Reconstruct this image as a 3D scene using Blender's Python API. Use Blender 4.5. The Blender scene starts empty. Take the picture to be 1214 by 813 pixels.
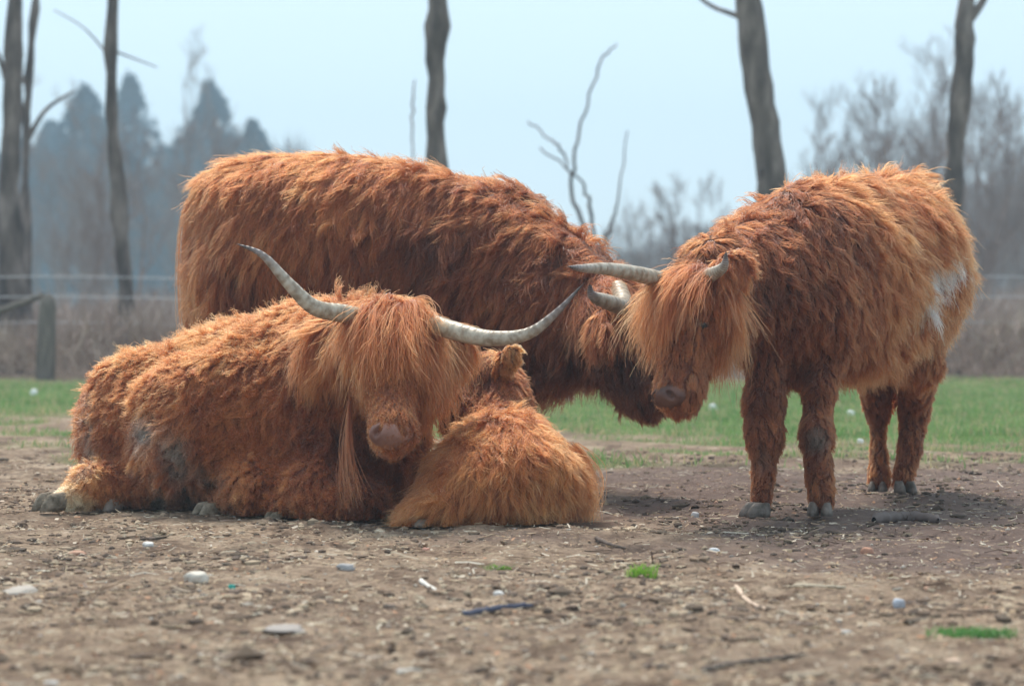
import bpy, math, random
import numpy as np
from mathutils import Vector, kdtree

random.seed(7)
rng = np.random.default_rng(7)
C = bpy.context.scene.collection
sc = bpy.context.scene

# ------------------------------------------------------------------ camera
F, HZ, CX, HC = 3000.0, 360.0, 607.0, 0.735      # focal length in photo pixels, horizon row, centre column, eye height
cam_d = bpy.data.cameras.new('camera')
cam = bpy.data.objects.new('camera', cam_d); C.objects.link(cam)
cam.location = (0, 0, HC); cam.rotation_euler = (math.radians(90), 0, 0)
cam_d.sensor_width = 36; cam_d.lens = 36*F/1214; cam_d.shift_y = -46.5/1214
cam_d.clip_start = 0.1; cam_d.clip_end = 3000
cam_d.dof.use_dof = True; cam_d.dof.focus_distance = 8.75; cam_d.dof.aperture_fstop = 3.0
sc.camera = cam

# ------------------------------------------------------------------ world, sun, exposure
SUN_EL, SUN_AZ = math.radians(58), math.radians(-16)    # azimuth measured from +Y towards +X: the sun stands behind the herd
W = bpy.data.worlds.new('World'); sc.world = W; W.use_nodes = True
wn = W.node_tree.nodes; wl = W.node_tree.links
bg = wn['Background']
sky = wn.new('ShaderNodeTexSky'); sky.sky_type = 'NISHITA'; sky.sun_disc = False
sky.sun_elevation = SUN_EL; sky.sun_rotation = SUN_AZ
sky.air_density = 1.0; sky.dust_density = .6; sky.ozone_density = 3.0
veil = wn.new('ShaderNodeMix'); veil.data_type = 'RGBA'; veil.inputs[0].default_value = .80     # thin even cloud over the blue
veil.inputs[7].default_value = (4.85, 5.8, 6.3, 1)
wl.new(sky.outputs[0], veil.inputs[6]); wl.new(veil.outputs[2], bg.inputs[0]); bg.inputs[1].default_value = 0.10
sd = bpy.data.lights.new('sun', 'SUN'); sun = bpy.data.objects.new('sun', sd); C.objects.link(sun)
sd.energy = 2.5; sd.angle = math.radians(20); sd.color = (1.0, 0.91, 0.79)
sdir = Vector((math.sin(SUN_AZ)*math.cos(SUN_EL), math.cos(SUN_AZ)*math.cos(SUN_EL), math.sin(SUN_EL)))
sun.rotation_euler = sdir.to_track_quat('Z', 'Y').to_euler(); sun.location = (0, 0, 30)
sc.view_settings.view_transform = 'Standard'; sc.view_settings.look = 'None'
sc.view_settings.exposure = 0.98; sc.view_settings.gamma = 1.0
sc.cycles.max_bounces = 8; sc.cycles.diffuse_bounces = 3; sc.cycles.glossy_bounces = 3
sc.cycles.transmission_bounces = 6; sc.cycles.volume_bounces = 0
sc.cycles.use_denoising = True
sc.cycles.volume_step_rate = 4.0
sc.cycles_curves.subdivisions = 2

# ------------------------------------------------------------------ helpers
def at(px, py, Y): return np.array(((px-CX)*Y/F, Y, HC+(HZ-py)*Y/F))
def nz(v):
    v = np.asarray(v, float); return v/np.maximum(np.linalg.norm(v, axis=-1, keepdims=True), 1e-9)
def tag(o, label=None, cat=None, group=None, kind=None):
    if label: o['label'] = label
    if cat: o['category'] = cat
    if group: o['group'] = group
    if kind: o['kind'] = kind
    return o
def empty(name, loc):
    o = bpy.data.objects.new(name, None); C.objects.link(o); o.location = [float(x) for x in loc]; o.empty_display_size = .1; return o
def link(o, parent=None):
    C.objects.link(o)
    if parent is not None:
        o.parent = parent
        loc = Vector(parent.location)
        p = parent
        while p.parent: p = p.parent; loc = loc + Vector(p.location)
        o.location = -loc              # data is in world metres: cancel the parents' offset
    return o
def mesh_obj(name, V, Fc, mat, parent=None, smooth=True, attrs=None):
    me = bpy.data.meshes.new(name)
    V = np.asarray(V, np.float32)
    if isinstance(Fc, np.ndarray):
        n, k = Fc.shape
        me.vertices.add(len(V)); me.vertices.foreach_set('co', V.ravel())
        me.loops.add(n*k); me.loops.foreach_set('vertex_index', Fc.ravel().astype(np.int32))
        me.polygons.add(n); me.polygons.foreach_set('loop_start', np.arange(0, n*k, k, dtype=np.int32))
        me.update(calc_edges=True)
    else:
        me.from_pydata([tuple(map(float, v)) for v in V], [], Fc)
    me.polygons.foreach_set('use_smooth', np.full(len(me.polygons), smooth))
    for an, (tp, dat) in (attrs or {}).items():
        a = me.attributes.new(an, tp, 'POINT')
        a.data.foreach_set('color' if tp == 'FLOAT_COLOR' else 'value', np.asarray(dat, np.float32).ravel())
    me.update()
    me.materials.append(mat)
    return link(bpy.data.objects.new(name, me), parent)

class Sines:      # cheap smooth noise, about -1..1
    def __init__(s, freq, seed, n=10):
        r = np.random.default_rng(seed)
        s.k = r.normal(size=(n, 3)); s.k = s.k/np.linalg.norm(s.k, axis=1, keepdims=True)*freq*2*math.pi*r.uniform(.6, 1.5, (n, 1))
        s.p = r.uniform(0, 6.28, n); s.n = n
    def __call__(s, P):
        o = np.zeros(len(P))
        for k, p in zip(s.k, s.p): o += np.sin(P@k+p)
        return o/math.sqrt(s.n/2.0)*.6
def vec_noise(freq, seed):
    a = [Sines(freq, seed+i) for i in range(3)]
    return lambda P: np.stack([f(P) for f in a], 1)

# ------------------------------------------------------------------ materials
def new_mat(name):
    m = bpy.data.materials.new(name); m.use_nodes = True
    return m, m.node_tree.nodes, m.node_tree.links, m.node_tree.nodes['Principled BSDF']
def ramp(nodes, stops):
    r = nodes.new('ShaderNodeValToRGB'); e = r.color_ramp.elements
    while len(e) > 1: e.remove(e[0])
    e[0].position = stops[0][0]; e[0].color = (*stops[0][1], 1)
    for p, c in stops[1:]:
        x = e.new(p); x.color = (*c, 1)
    return r
def noise_mat(name, stops, scale=8, rough=.9, bump=.3, detail=6, bscale=None, coord='Object', stretch=None, bdist=.01, spec=.3):
    m, n, l, b = new_mat(name)
    tc = n.new('ShaderNodeTexCoord'); mp = n.new('ShaderNodeMapping'); l.new(tc.outputs[coord], mp.inputs[0])
    if stretch: mp.inputs['Scale'].default_value = stretch
    t = n.new('ShaderNodeTexNoise'); t.inputs['Scale'].default_value = scale; t.inputs['Detail'].default_value = detail
    l.new(mp.outputs[0], t.inputs[0])
    r = ramp(n, stops); l.new(t.outputs[0], r.inputs[0]); l.new(r.outputs[0], b.inputs['Base Color'])
    b.inputs['Roughness'].default_value = rough; b.inputs['Specular IOR Level'].default_value = spec
    t2 = n.new('ShaderNodeTexNoise'); t2.inputs['Scale'].default_value = bscale or scale*3; t2.inputs['Detail'].default_value = 5
    l.new(mp.outputs[0], t2.inputs[0])
    bp = n.new('ShaderNodeBump'); bp.inputs['Strength'].default_value = bump; bp.inputs['Distance'].default_value = bdist
    l.new(t2.outputs[0], bp.inputs['Height']); l.new(bp.outputs[0], b.inputs['Normal'])
    return m

def fur_mat():
    m = bpy.data.materials.new('fur'); m.use_nodes = True; n, l = m.node_tree.nodes, m.node_tree.links
    n.clear()
    out = n.new('ShaderNodeOutputMaterial'); h = n.new('ShaderNodeBsdfHairPrincipled')
    h.model = 'CHIANG'; h.parametrization = 'COLOR'
    a = n.new('ShaderNodeAttribute'); a.attribute_name = 'fur_color'
    hi = n.new('ShaderNodeHairInfo')
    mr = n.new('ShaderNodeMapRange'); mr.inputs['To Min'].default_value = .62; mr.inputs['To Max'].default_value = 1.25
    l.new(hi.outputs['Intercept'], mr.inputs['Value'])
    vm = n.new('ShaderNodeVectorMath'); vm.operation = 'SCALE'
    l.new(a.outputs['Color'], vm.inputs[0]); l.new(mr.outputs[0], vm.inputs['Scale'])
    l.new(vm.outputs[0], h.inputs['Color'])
    h.inputs['Roughness'].default_value = .6; h.inputs['Radial Roughness'].default_value = .7; h.inputs['IOR'].default_value = 1.42
    h.inputs['Coat'].default_value = 0.0
    h.inputs['Random Roughness'].default_value = .2
    l.new(h.outputs[0], out.inputs[0])
    return m
FUR = fur_mat()
def skin_mat():
    m, n, l, b = new_mat('hide')
    a = n.new('ShaderNodeAttribute'); a.attribute_name = 'skin_color'
    t = n.new('ShaderNodeTexNoise'); t.inputs['Scale'].default_value = 30; t.inputs['Detail'].default_value = 6
    mx = n.new('ShaderNodeMix'); mx.data_type = 'RGBA'; mx.blend_type = 'MULTIPLY'; mx.inputs[0].default_value = .5
    l.new(a.outputs['Color'], mx.inputs[6]); l.new(t.outputs['Color'], mx.inputs[7]); l.new(mx.outputs[2], b.inputs['Base Color'])
    b.inputs['Roughness'].default_value = .9
    return m
SKIN = skin_mat()
def muzzle_mat(name, c0, c1):
    m = noise_mat(name, [(.35, c0), (.65, c1)], 14, .55, .35, bscale=110, bdist=.004, spec=.45)
    m.node_tree.nodes['Principled BSDF'].inputs['Subsurface Weight'].default_value = .08
    m.node_tree.nodes['Principled BSDF'].inputs['Subsurface Radius'].default_value = (.02, .01, .006)
    return m
MUZ = muzzle_mat('muzzle_skin', (.17, .075, .055), (.30, .15, .115))
MUZ_D = muzzle_mat('dark_muzzle_skin', (.07, .028, .02), (.15, .065, .045))
def horn_mat():
    m, n, l, b = new_mat('horn')
    a = n.new('ShaderNodeAttribute'); a.attribute_name = 'along'
    r = ramp(n, [(0, (.34, .26, .17)), (.25, (.50, .43, .33)), (.62, (.46, .40, .32)), (.84, (.24, .20, .19)), (1, (.07, .06, .065))])
    l.new(a.outputs['Fac'], r.inputs[0])
    tc = n.new('ShaderNodeTexCoord')
    t = n.new('ShaderNodeTexNoise'); t.inputs['Scale'].default_value = 34; t.inputs['Detail'].default_value = 6; l.new(tc.outputs['Object'], t.inputs[0])
    rr = ramp(n, [(.36, (.42, .33, .26)), (.60, (1, 1, 1))]); l.new(t.outputs[0], rr.inputs[0])
    mx = n.new('ShaderNodeMix'); mx.data_type = 'RGBA'; mx.blend_type = 'MULTIPLY'; mx.inputs[0].default_value = .8
    l.new(r.outputs[0], mx.inputs[6]); l.new(rr.outputs[0], mx.inputs[7]); l.new(mx.outputs[2], b.inputs['Base Color'])
    b.inputs['Roughness'].default_value = .42
    ma = n.new('ShaderNodeMath'); ma.operation = 'MULTIPLY'; ma.inputs[1].default_value = 160; l.new(a.outputs['Fac'], ma.inputs[0])
    sn = n.new('ShaderNodeMath'); sn.operation = 'SINE'; l.new(ma.outputs[0], sn.inputs[0])
    ad = n.new('ShaderNodeMath'); ad.operation = 'MULTIPLY_ADD'; ad.inputs[1].default_value = .25; l.new(sn.outputs[0], ad.inputs[0]); l.new(t.outputs[0], ad.inputs[2])
    bp = n.new('ShaderNodeBump'); bp.inputs['Strength'].default_value = .7; bp.inputs['Distance'].default_value = .006
    l.new(ad.outputs[0], bp.inputs['Height']); l.new(bp.outputs[0], b.inputs['Normal'])
    return m
HORN = horn_mat()
HOOF = noise_mat('hoof', [(.3, (.06, .048, .038)), (.7, (.23, .19, .165))], 25, .6, .4, bscale=80)
HOOF_M = noise_mat('muddy_hoof', [(.3, (.10, .08, .055)), (.7, (.32, .26, .20))], 35, .9, .8, bscale=90)
EYE, _n, _l, _b = new_mat('eye'); _b.inputs['Base Color'].default_value = (.012, .008, .006, 1); _b.inputs['Roughness'].default_value = .08
NOSTRIL, _n, _l, _b = new_mat('nostril'); _b.inputs['Base Color'].default_value = (.03, .012, .01, 1); _b.inputs['Roughness'].default_value = .5

# ------------------------------------------------------------------ blended implicit bodies
class Prim:
    def __init__(s, kind, **k): s.kind = kind; s.__dict__.update(k)
def cone(a, b, ra, rb, k=.06, **p): return Prim('c', a=np.array(a, float), b=np.array(b, float), ra=ra, rb=rb, k=k, p=p)
def ell(c, r, fwd=(1, 0, 0), k=.1, up=(0, 0, 1), **p):
    f = nz(fwd); s = nz(np.cross(up, f)); u = np.cross(f, s)
    return Prim('e', c=np.array(c, float), r=np.array(r, float), R=np.stack([f, s, u]), k=k, p=p)
def pd(q, P):
    if q.kind == 'c':
        ba = q.b-q.a; L = ba@ba
        t = np.clip(((P-q.a)@ba)/L, 0, 1)
        return np.linalg.norm(P-q.a-t[:, None]*ba, axis=1)-(q.ra+(q.rb-q.ra)*t)
    l = (P-q.c)@q.R.T
    k0 = np.linalg.norm(l/q.r, axis=1); k1 = np.linalg.norm(l/q.r**2, axis=1)
    return k0*(k0-1)/np.maximum(k1, 1e-6)
def smin(a, b, k):
    h = np.maximum(k-np.abs(a-b), 0)/k
    return np.minimum(a, b)-h*h*k*.25
def smax(a, b, k): return -smin(-a, -b, k)
def surface_nets(v, org, h):
    s = v < 0
    nx, ny, nz_ = v.shape
    cnt = np.zeros((nx-1, ny-1, nz_-1), np.int8)
    for i in (0, 1):
        for j in (0, 1):
            for k in (0, 1): cnt += s[i:nx-1+i, j:ny-1+j, k:nz_-1+k]
    act = (cnt > 0) & (cnt < 8)
    idx = -np.ones(act.shape, np.int64); ci = np.argwhere(act); idx[act] = np.arange(len(ci))
    acc = np.zeros((len(ci), 3)); n = np.zeros(len(ci))
    corners = [(i, j, k) for i in (0, 1) for j in (0, 1) for k in (0, 1)]
    for c in corners:
        for ax in range(3):
            if c[ax] == 0:
                d = list(c); d[ax] = 1
                a = v[ci[:, 0]+c[0], ci[:, 1]+c[1], ci[:, 2]+c[2]]; b = v[ci[:, 0]+d[0], ci[:, 1]+d[1], ci[:, 2]+d[2]]
                x = (a < 0) != (b < 0); t = np.where(x, a/np.where(x, a-b, 1), 0)
                p = np.tile(np.array(c, float), (len(ci), 1)); p[:, ax] = t
                acc += p*x[:, None]; n += x
    V = (ci+acc/n[:, None])*h+org
    faces = []
    for ax in range(3):
        b, c = (ax+1) % 3, (ax+2) % 3
        sl0 = [slice(None)]*3; sl1 = [slice(None)]*3; sl0[ax] = slice(0, -1); sl1[ax] = slice(1, None)
        A = s[tuple(sl0)]; B = s[tuple(sl1)]
        e = np.argwhere(A != B); e = e[(e[:, b] > 0) & (e[:, c] > 0)]
        lim = idx.shape; e = e[(e[:, b] < lim[b]) & (e[:, c] < lim[c])]
        def g(db, dc):
            q = e.copy(); q[:, b] -= db; q[:, c] -= dc
            return idx[q[:, 0], q[:, 1], q[:, 2]]
        f = np.stack([g(1, 1), g(0, 1), g(0, 0), g(1, 0)], 1)
        fl = A[e[:, 0], e[:, 1], e[:, 2]]
        f[~fl] = f[~fl][:, ::-1]
        faces.append(f)
    return V, np.concatenate(faces)

class Body:
    def __init__(s, prims, h=.014, lump=.01, cuts=(), floor=True, seed=1):
        s.prims = prims; s.h = h
        lo = np.min([np.minimum(q.a-q.ra, q.b-q.rb) if q.kind == 'c' else q.c-q.r.max() for q in prims], 0)-.05
        hi = np.max([np.maximum(q.a+q.ra, q.b+q.rb) if q.kind == 'c' else q.c+q.r.max() for q in prims], 0)+.05
        n = np.ceil((hi-lo)/h).astype(int)+1
        g = [lo[i]+np.arange(n[i])*h for i in range(3)]
        P = np.stack(np.meshgrid(*g, indexing='ij'), -1).reshape(-1, 3)
        d = np.empty(len(P), np.float32)
        ns = Sines(3.0, seed)
        for i in range(0, len(P), 200000):
            Q = P[i:i+200000]; x = pd(prims[0], Q)
            for q in prims[1:]: x = smin(x, pd(q, Q), q.k)
            if lump: x = x+lump*ns(Q)
            for q in cuts: x = smax(x, -pd(q, Q), q.k)
            if floor: x = smax(x, -(Q[:, 2]-.004), .03)
            d[i:i+200000] = x
        s.v = d.reshape(n); s.lo = lo; s.n = n
        s.g = np.stack(np.gradient(s.v, h), -1)
        s.V, s.F = surface_nets(s.v, lo, h)
    def sample(s, P):
        q = (P-s.lo)/s.h; q = np.clip(q, 0, np.array(s.n)-1.001); i = q.astype(int); f = q-i
        d = 0; g = 0
        for a in (0, 1):
            for b in (0, 1):
                for c in (0, 1):
                    w = (f[:, 0] if a else 1-f[:, 0])*(f[:, 1] if b else 1-f[:, 1])*(f[:, 2] if c else 1-f[:, 2])
                    ii = (i[:, 0]+a, i[:, 1]+b, i[:, 2]+c)
                    d = d+w*s.v[ii]; g = g+w[:, None]*s.g[ii]
        return d, nz(g)
    def props(s, P, names):
        D = np.stack([pd(q, P) for q in s.prims]); w = np.exp(-(D-D.min(0))/.025); w /= w.sum(0)
        out = []
        for nm, df in names:
            vals = np.array([q.p.get(nm, df) for q in s.prims], float)
            out.append(np.tensordot(w, vals, axes=(0, 0)))
        return out

# fur colours (linear albedo-like hair colours)
DARK, MID, GING, PALE = map(np.array, ((.045, .012, .006), (.175, .042, .014), (.38, .106, .031), (.58, .26, .105)))
def fur_palette(t):
    t = np.clip(t, 0, 1)[:, None]
    x = np.array([0, .38, .72, 1.0]); cs = np.stack([DARK, MID, GING, PALE])
    return np.stack([np.interp(t[:, 0], x, cs[:, i]) for i in range(3)], 1)

def grow(body, R, N, flow, length, lift, grav, wave, T, seed):
    n = len(R); p = R.copy(); vn = vec_noise(7.0, seed); vn2 = vec_noise(22.0, seed+50)
    tang = nz(flow-np.sum(flow*N, 1)[:, None]*N+vn(R)*.20)
    d = nz(N*lift[:, None]+tang*(1-lift[:, None]))
    out = [p.copy()]; seg = (length/(T-1))[:, None]
    ph = vn(R*1.7+5)
    for t in range(1, T):
        w = (vn2(p+ph*.15)*.7+vn(p+ph*.1)*.6)*wave[:, None]
        d = nz(d+np.array([0, 0, -1.0])*grav[:, None]+w)
        p = p+d*seg
        sd_, g = body.sample(p)
        off = .004+.014*(t/(T-1))*np.minimum(lift*2, 1)
        pen = np.maximum(off-sd_, 0)[:, None]
        p = p+g*np.minimum(pen, .05)
        dn = np.minimum(np.sum(d*g, 1), 0)[:, None]; dn = np.where(pen > 0, dn, 0)
        d = nz(d-g*dn*.9)
        p[:, 2] = np.maximum(p[:, 2], .004)
        out.append(p.copy())
    return np.stack(out, 1)

def fur(name, body, parent, count, guides=.07, T=8, seed=3, mask=None, over=None, tint=None, radius=.0011, clump=.62, wave=1.0, lscale=1.0, tscale=1.0, away=.4, curl=0.0, aff_=.4, blotch=.13):
    r = np.random.default_rng(seed)
    V, Fq = body.V, body.F
    tri = np.concatenate([Fq[:, [0, 1, 2]], Fq[:, [0, 2, 3]]])
    a, b, c = V[tri[:, 0]], V[tri[:, 1]], V[tri[:, 2]]
    cr = np.cross(b-a, c-a); ar = np.linalg.norm(cr, axis=1); mid = (a+b+c)/3
    _, nn = body.sample(mid)
    view = nz(np.array([0, 0, HC])-mid); fac = np.sum(nn*view, 1)
    w = ar*np.where(fac > -.35, 1.0, away)
    w = w*(mid[:, 2] > .012)
    dens, = body.props(mid, [('dens', 1.0)]); w = w*dens
    if mask is not None: w = w*mask(mid, nn)
    w /= w.sum()
    def roots(n):
        t = r.choice(len(tri), n, p=w); u, v = r.random(n), r.random(n); fl = u+v > 1; u[fl], v[fl] = 1-u[fl], 1-v[fl]
        P = a[t]+(b[t]-a[t])*u[:, None]+(c[t]-a[t])*v[:, None]
        _, N = body.sample(P); return P, N
    ng = int(count*guides); nc = max(int(ng*.16), 20)
    G, GN = roots(ng); K, KN = roots(nc)
    def pr(P, N):
        fl, ln, li, gr, wv = body.props(P, [('flow', (0, 0, -1)), ('len', .08), ('lift', .3), ('grav', .12), ('wave', .25)])
        if over: fl, ln, li, gr, wv = over(P, N, fl, ln, li, gr, wv)
        return fl, ln*lscale, li, gr, wv*wave
    fl, ln, li, gr, wv = pr(K, KN); K2 = grow(body, K, KN, fl, ln*r.uniform(.85, 1.15, nc), li, gr, wv*1.2, T, seed)
    fl, ln, li, gr, wv = pr(G, GN)
    li2 = np.clip(li*r.uniform(.6, 1.4, ng), 0, .95)
    G2 = grow(body, G, GN, fl, ln*r.uniform(.65, 1.2, ng), li2, gr, wv, T, seed+9)
    s = np.linspace(0, 1, T)
    def nearest(Q, S):
        kd = kdtree.KDTree(len(S))
        for i, x in enumerate(S): kd.insert(x, i)
        kd.balance(); return np.array([kd.find(x)[1] for x in Q])
    ki = nearest(G, K)
    # guides drift into the coarse locks
    dist = np.linalg.norm(G-K[ki], axis=1)
    aff = (np.clip(1-dist/.12, 0, 1)*aff_)[:, None, None]*(s**1.2)[None, :, None]
    tgt = K2[ki]
    G2 = G2*(1-aff)+tgt*aff
    P, N = roots(count); gi = nearest(P, G)
    off = P-G[gi]
    ls = r.uniform(.55, 1.12, count)[:, None, None]; fz = (r.random((count, 1, 1)) < .10).astype(float); ls = ls*(1+.05*fz)
    rel = (G2[gi]-G[gi][:, None])
    cl = np.clip(clump*r.uniform(.4, 1.25, (count, 1, 1)), 0, .97)*(1-.6*fz)
    S = P[:, None]+rel*ls - off[:, None]*cl*(s**.9)[None, :, None]
    jit = r.normal(size=(count, 1, 3))*.007*(s**1.4)[None, :, None]*(ln[gi]/.1)[:, None, None]*(1+1.1*fz)
    S = S+jit
    wob = r.normal(size=(count, T, 3))*.0016*s[None, :, None]
    S = S+wob
    if curl:
        fq = r.uniform(1.5, 3.5, (count, 1)); ph = r.uniform(0, 6.28, (count, 1)); am = curl*(s**.6)[None]
        S[:, :, 0] += np.sin(fq*6.28*s[None]+ph)*am; S[:, :, 2] += np.cos(fq*6.28*s[None]+ph)*am*.7
    S[:, 1:, 2] = np.maximum(S[:, 1:, 2], .003)
    rad = radius*r.uniform(.7, 1.25, (count, 1))*(1-.72*s[None]**1.5)
    # colour per strand
    big, fine = Sines(2.2, seed+70), Sines(9.0, seed+71)
    tone, = body.props(P, [('tone', .5)])
    t = tone+blotch*big(P)+.08*fine(G[gi])+r.normal(size=ng)[gi]*.08+r.normal(size=count)*.07
    t = .5+(t-.5)*tscale
    col = fur_palette(t)
    if tint is not None: col = tint(P, col, r)
    col = np.clip(col, .004, .9)
    cv = bpy.data.hair_curves.new(name)
    cv.add_curves([T]*count)
    cv.attributes['position'].data.foreach_set('vector', S.astype(np.float32).ravel()) if 'position' in cv.attributes else cv.points.foreach_set('position', S.astype(np.float32).ravel())
    ra = cv.attributes.get('radius') or cv.attributes.new('radius', 'FLOAT', 'POINT')
    ra.data.foreach_set('value', rad.astype(np.float32).ravel())
    ca = cv.attributes.new('fur_color', 'FLOAT_COLOR', 'CURVE')
    ca.data.foreach_set('color', np.concatenate([col, np.ones((count, 1))], 1).astype(np.float32).ravel())
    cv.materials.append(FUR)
    return link(bpy.data.objects.new(name, cv), parent)

def body_mesh(name, body, parent, tint=None):
    tone, = body.props(body.V, [('tone', .5)])
    col = fur_palette(tone*.8)*.75
    if tint is not None: col = tint(body.V, col, rng)
    return mesh_obj(name, body.V, body.F, SKIN, parent, attrs={'skin_color': ('FLOAT_COLOR', np.concatenate([col, np.ones((len(col), 1))], 1))})

# ------------------------------------------------------------------ tubes (horns, trunks, twigs)
def catmull(pts, n):
    pts = np.asarray(pts, float); P = np.vstack([2*pts[0]-pts[1], pts, 2*pts[-1]-pts[-2]]); out = []
    m = len(pts)-1
    for t in np.linspace(0, m-1e-6, n):
        i = int(t); f = t-i; p0, p1, p2, p3 = P[i:i+4]
        out.append(.5*((2*p1)+(-p0+p2)*f+(2*p0-5*p1+4*p2-p3)*f*f+(-p0+3*p1-3*p2+p3)*f**3))
    return np.array(out)
def tube(pts, rad, sides=6, cap=True, squash=None):
    pts = np.asarray(pts, float); n = len(pts)
    tg = nz(np.gradient(pts, axis=0)); ref = np.array([0, 0, 1.]) if abs(tg[0][2]) < .8 else np.array([1., 0, 0])
    V = []
    u = nz(np.cross(tg[0], ref))
    ang = np.arange(sides)*2*math.pi/sides
    for i in range(n):
        u = nz(u-(u@tg[i])*tg[i]); w = np.cross(tg[i], u)
        rr = rad[i]
        V.append(pts[i]+rr*(np.cos(ang)[:, None]*u+np.sin(ang)[:, None]*w))
    V = np.concatenate(V)
    i = np.arange(n-1)[:, None]*sides; j = np.arange(sides)[None]; k = (j+1) % sides
    Fq = np.stack([i+j, i+k, i+sides+k, i+sides+j], -1).reshape(-1, 4)
    return V, Fq
class Acc:
    def __init__(s): s.V = []; s.F = []; s.n = 0
    def add(s, V, Fq): s.V.append(V); s.F.append(Fq+s.n); s.n += len(V)
    def done(s): return np.concatenate(s.V), np.concatenate(s.F)
def horn(parent, pts, r0, n=26, sides=14, tip=.05):
    p = catmull(pts, n); t = np.linspace(0, 1, n)
    rad = r0*((1-t**1.7)*(1-tip)+tip)*(1+.012*np.sin(t*70))
    rad[-1] = r0*.02
    V, Fq = tube(p, rad, sides)
    return mesh_obj('horn', V, Fq, HORN, parent, attrs={'along': ('FLOAT', np.repeat(t, sides))})

def hoof(parent, pos, yaw, size=.05, mat=None, pitch=0.0):
    """cloven hoof: two claws, each a bevelled wedge, pointing along yaw"""
    V = []; Fc = []
    prof = [(0.0, 1.0), (.35, .96), (.75, .80), (1.0, .62)]
    for s in (-1, 1):
        base = len(V); seg = 12
        for h, sc_ in prof:
            for k in range(seg):
                a = 2*math.pi*k/seg; x = math.cos(a); y = math.sin(a)
                ln = (1.25 if x > 0 else .8)*sc_
                px_ = x*ln*size+(-.25*h*size); py_ = (y*.46*sc_+s*.50)*size
                V.append((px_, py_, h*size*1.0))
        for i in range(len(prof)-1):
            for k in range(seg):
                k2 = (k+1) % seg; Fc.append((base+i*seg+k, base+i*seg+k2, base+(i+1)*seg+k2, base+(i+1)*seg+k))
        Fc.append(tuple(base+k for k in range(seg))[::-1]); Fc.append(tuple(base+3*seg+k for k in range(seg)))
    V = np.array(V)
    cp, sp = math.cos(pitch), math.sin(pitch)
    V = np.stack([V[:, 0]*cp+V[:, 2]*sp, V[:, 1], -V[:, 0]*sp+V[:, 2]*cp], 1)
    cy, sy = math.cos(yaw), math.sin(yaw)
    V = np.stack([V[:, 0]*cy-V[:, 1]*sy, V[:, 0]*sy+V[:, 1]*cy, V[:, 2]], 1)+np.array(pos)
    V[:, 2] = np.maximum(V[:, 2], pos[2] if pitch == 0 else .001)
    return mesh_obj('hoof', V, Fc, mat or HOOF, parent)

# ------------------------------------------------------------------ heads
class Head:
    def __init__(s, poll, nose, left):
        s.poll = np.array(poll); s.nose = np.array(nose); s.L = np.linalg.norm(s.nose-s.poll); s.f = nz(s.nose-s.poll)
        l = np.array(left, float); s.l = nz(l-(l@s.f)*s.f); s.n = np.cross(s.f, s.l)
    def p(s, a, n=0, l=0): return s.poll+(s.f*a+s.n*n+s.l*l)*s.L
    def prims(s, tone, wide=.245, face_len=.04):
        kw = dict(flow=s.f*.8+np.array([0, 0, -.5]), lift=.10, grav=.10, wave=.10)
        return [ell(s.p(.20, -.13), np.array((.27, wide, .23))*s.L, s.f, .05, up=s.n, len=.07, tone=tone, **kw),
                cone(s.p(.30, -.10), s.p(.85, -.085), .185*s.L, .125*s.L, .06, len=face_len, tone=tone, **kw),
                cone(s.p(.28, -.28), s.p(.86, -.17), .14*s.L, .095*s.L, .06, len=face_len+.01, tone=tone-.12, **kw)]
    def muzzle(s, parent, mat, size=1.0):
        k = s.L*size; kw = dict(fwd=s.f, up=s.n)
        pr = [ell(s.p(.88, -.09), np.array((.11, .125, .11))*k, k=.03, **kw), ell(s.p(.94, -.03), np.array((.068, .125, .082))*k, k=.03, **kw),
              ell(s.p(.93, -.19), np.array((.08, .10, .055))*k, k=.012, **kw)]
        cuts = [ell(s.p(.965, .035, sg*.082), np.array((.045, .022, .045))*k, fwd=s.f+s.l*sg*.9, up=s.n, k=.008) for sg in (-1, 1)]
        cuts.append(ell(s.p(1.01, -.155), np.array((.05, .14, .007))*k, k=.006, **kw))
        b = Body(pr, .0045, lump=.0, cuts=cuts, floor=False)
        mesh_obj('muzzle', b.V, b.F, mat, parent)
    def eyes(s, parent):
        for sg in (-1, 1):
            b = Body([ell(s.p(.42, -.05, sg*.17), (.018, .018, .018), k=.01)], .004, 0, floor=False)
            mesh_obj('eye', b.V, b.F, EYE, parent)
    def forelock(s, body, parent, count, length, tone, seed, spread=.35, lo=-.12, hi=.30, tint=None, radius=.0011, side=(-1, 1), clump=.72, wave=1.1, bias=0.0, wv0=.15):
        def mask(P, N):
            q = (P-s.poll)/s.L; a = q@s.f; n = q@s.n; l = q@s.l
            return ((n > -.48) & (n < .4) & (a > lo) & (a < hi) & (np.abs(l) < .27) & (N@s.n > -.55) & (l > side[0]*.3) & (l < side[1]*.3)).astype(float)
        def over(P, N, fl, ln, li, gr, wv):
            q = (P-s.poll)/s.L; l = q@s.l; a = q@s.f
            fl = s.f[None]*.75+s.l[None]*(l*spread/.2+bias)[:, None]+s.n[None]*(.75*np.clip(1-a/.3, .25, 1))[:, None]
            ln = np.full(len(P), length)*(1-.35*np.clip(a/.3, 0, 1))
            return fl, ln, np.full(len(P), .08), np.full(len(P), .20), np.full(len(P), wv0)
        def tt(P, col, r):
            c = fur_palette(tone+r.normal(size=len(P))*.10+.10*Sines(6, seed)(P)); return tint(P, c, r) if tint else c
        return fur('forelock', body, parent, count, .06, 12, seed, mask, over, tt, radius, clump, wave)

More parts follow.
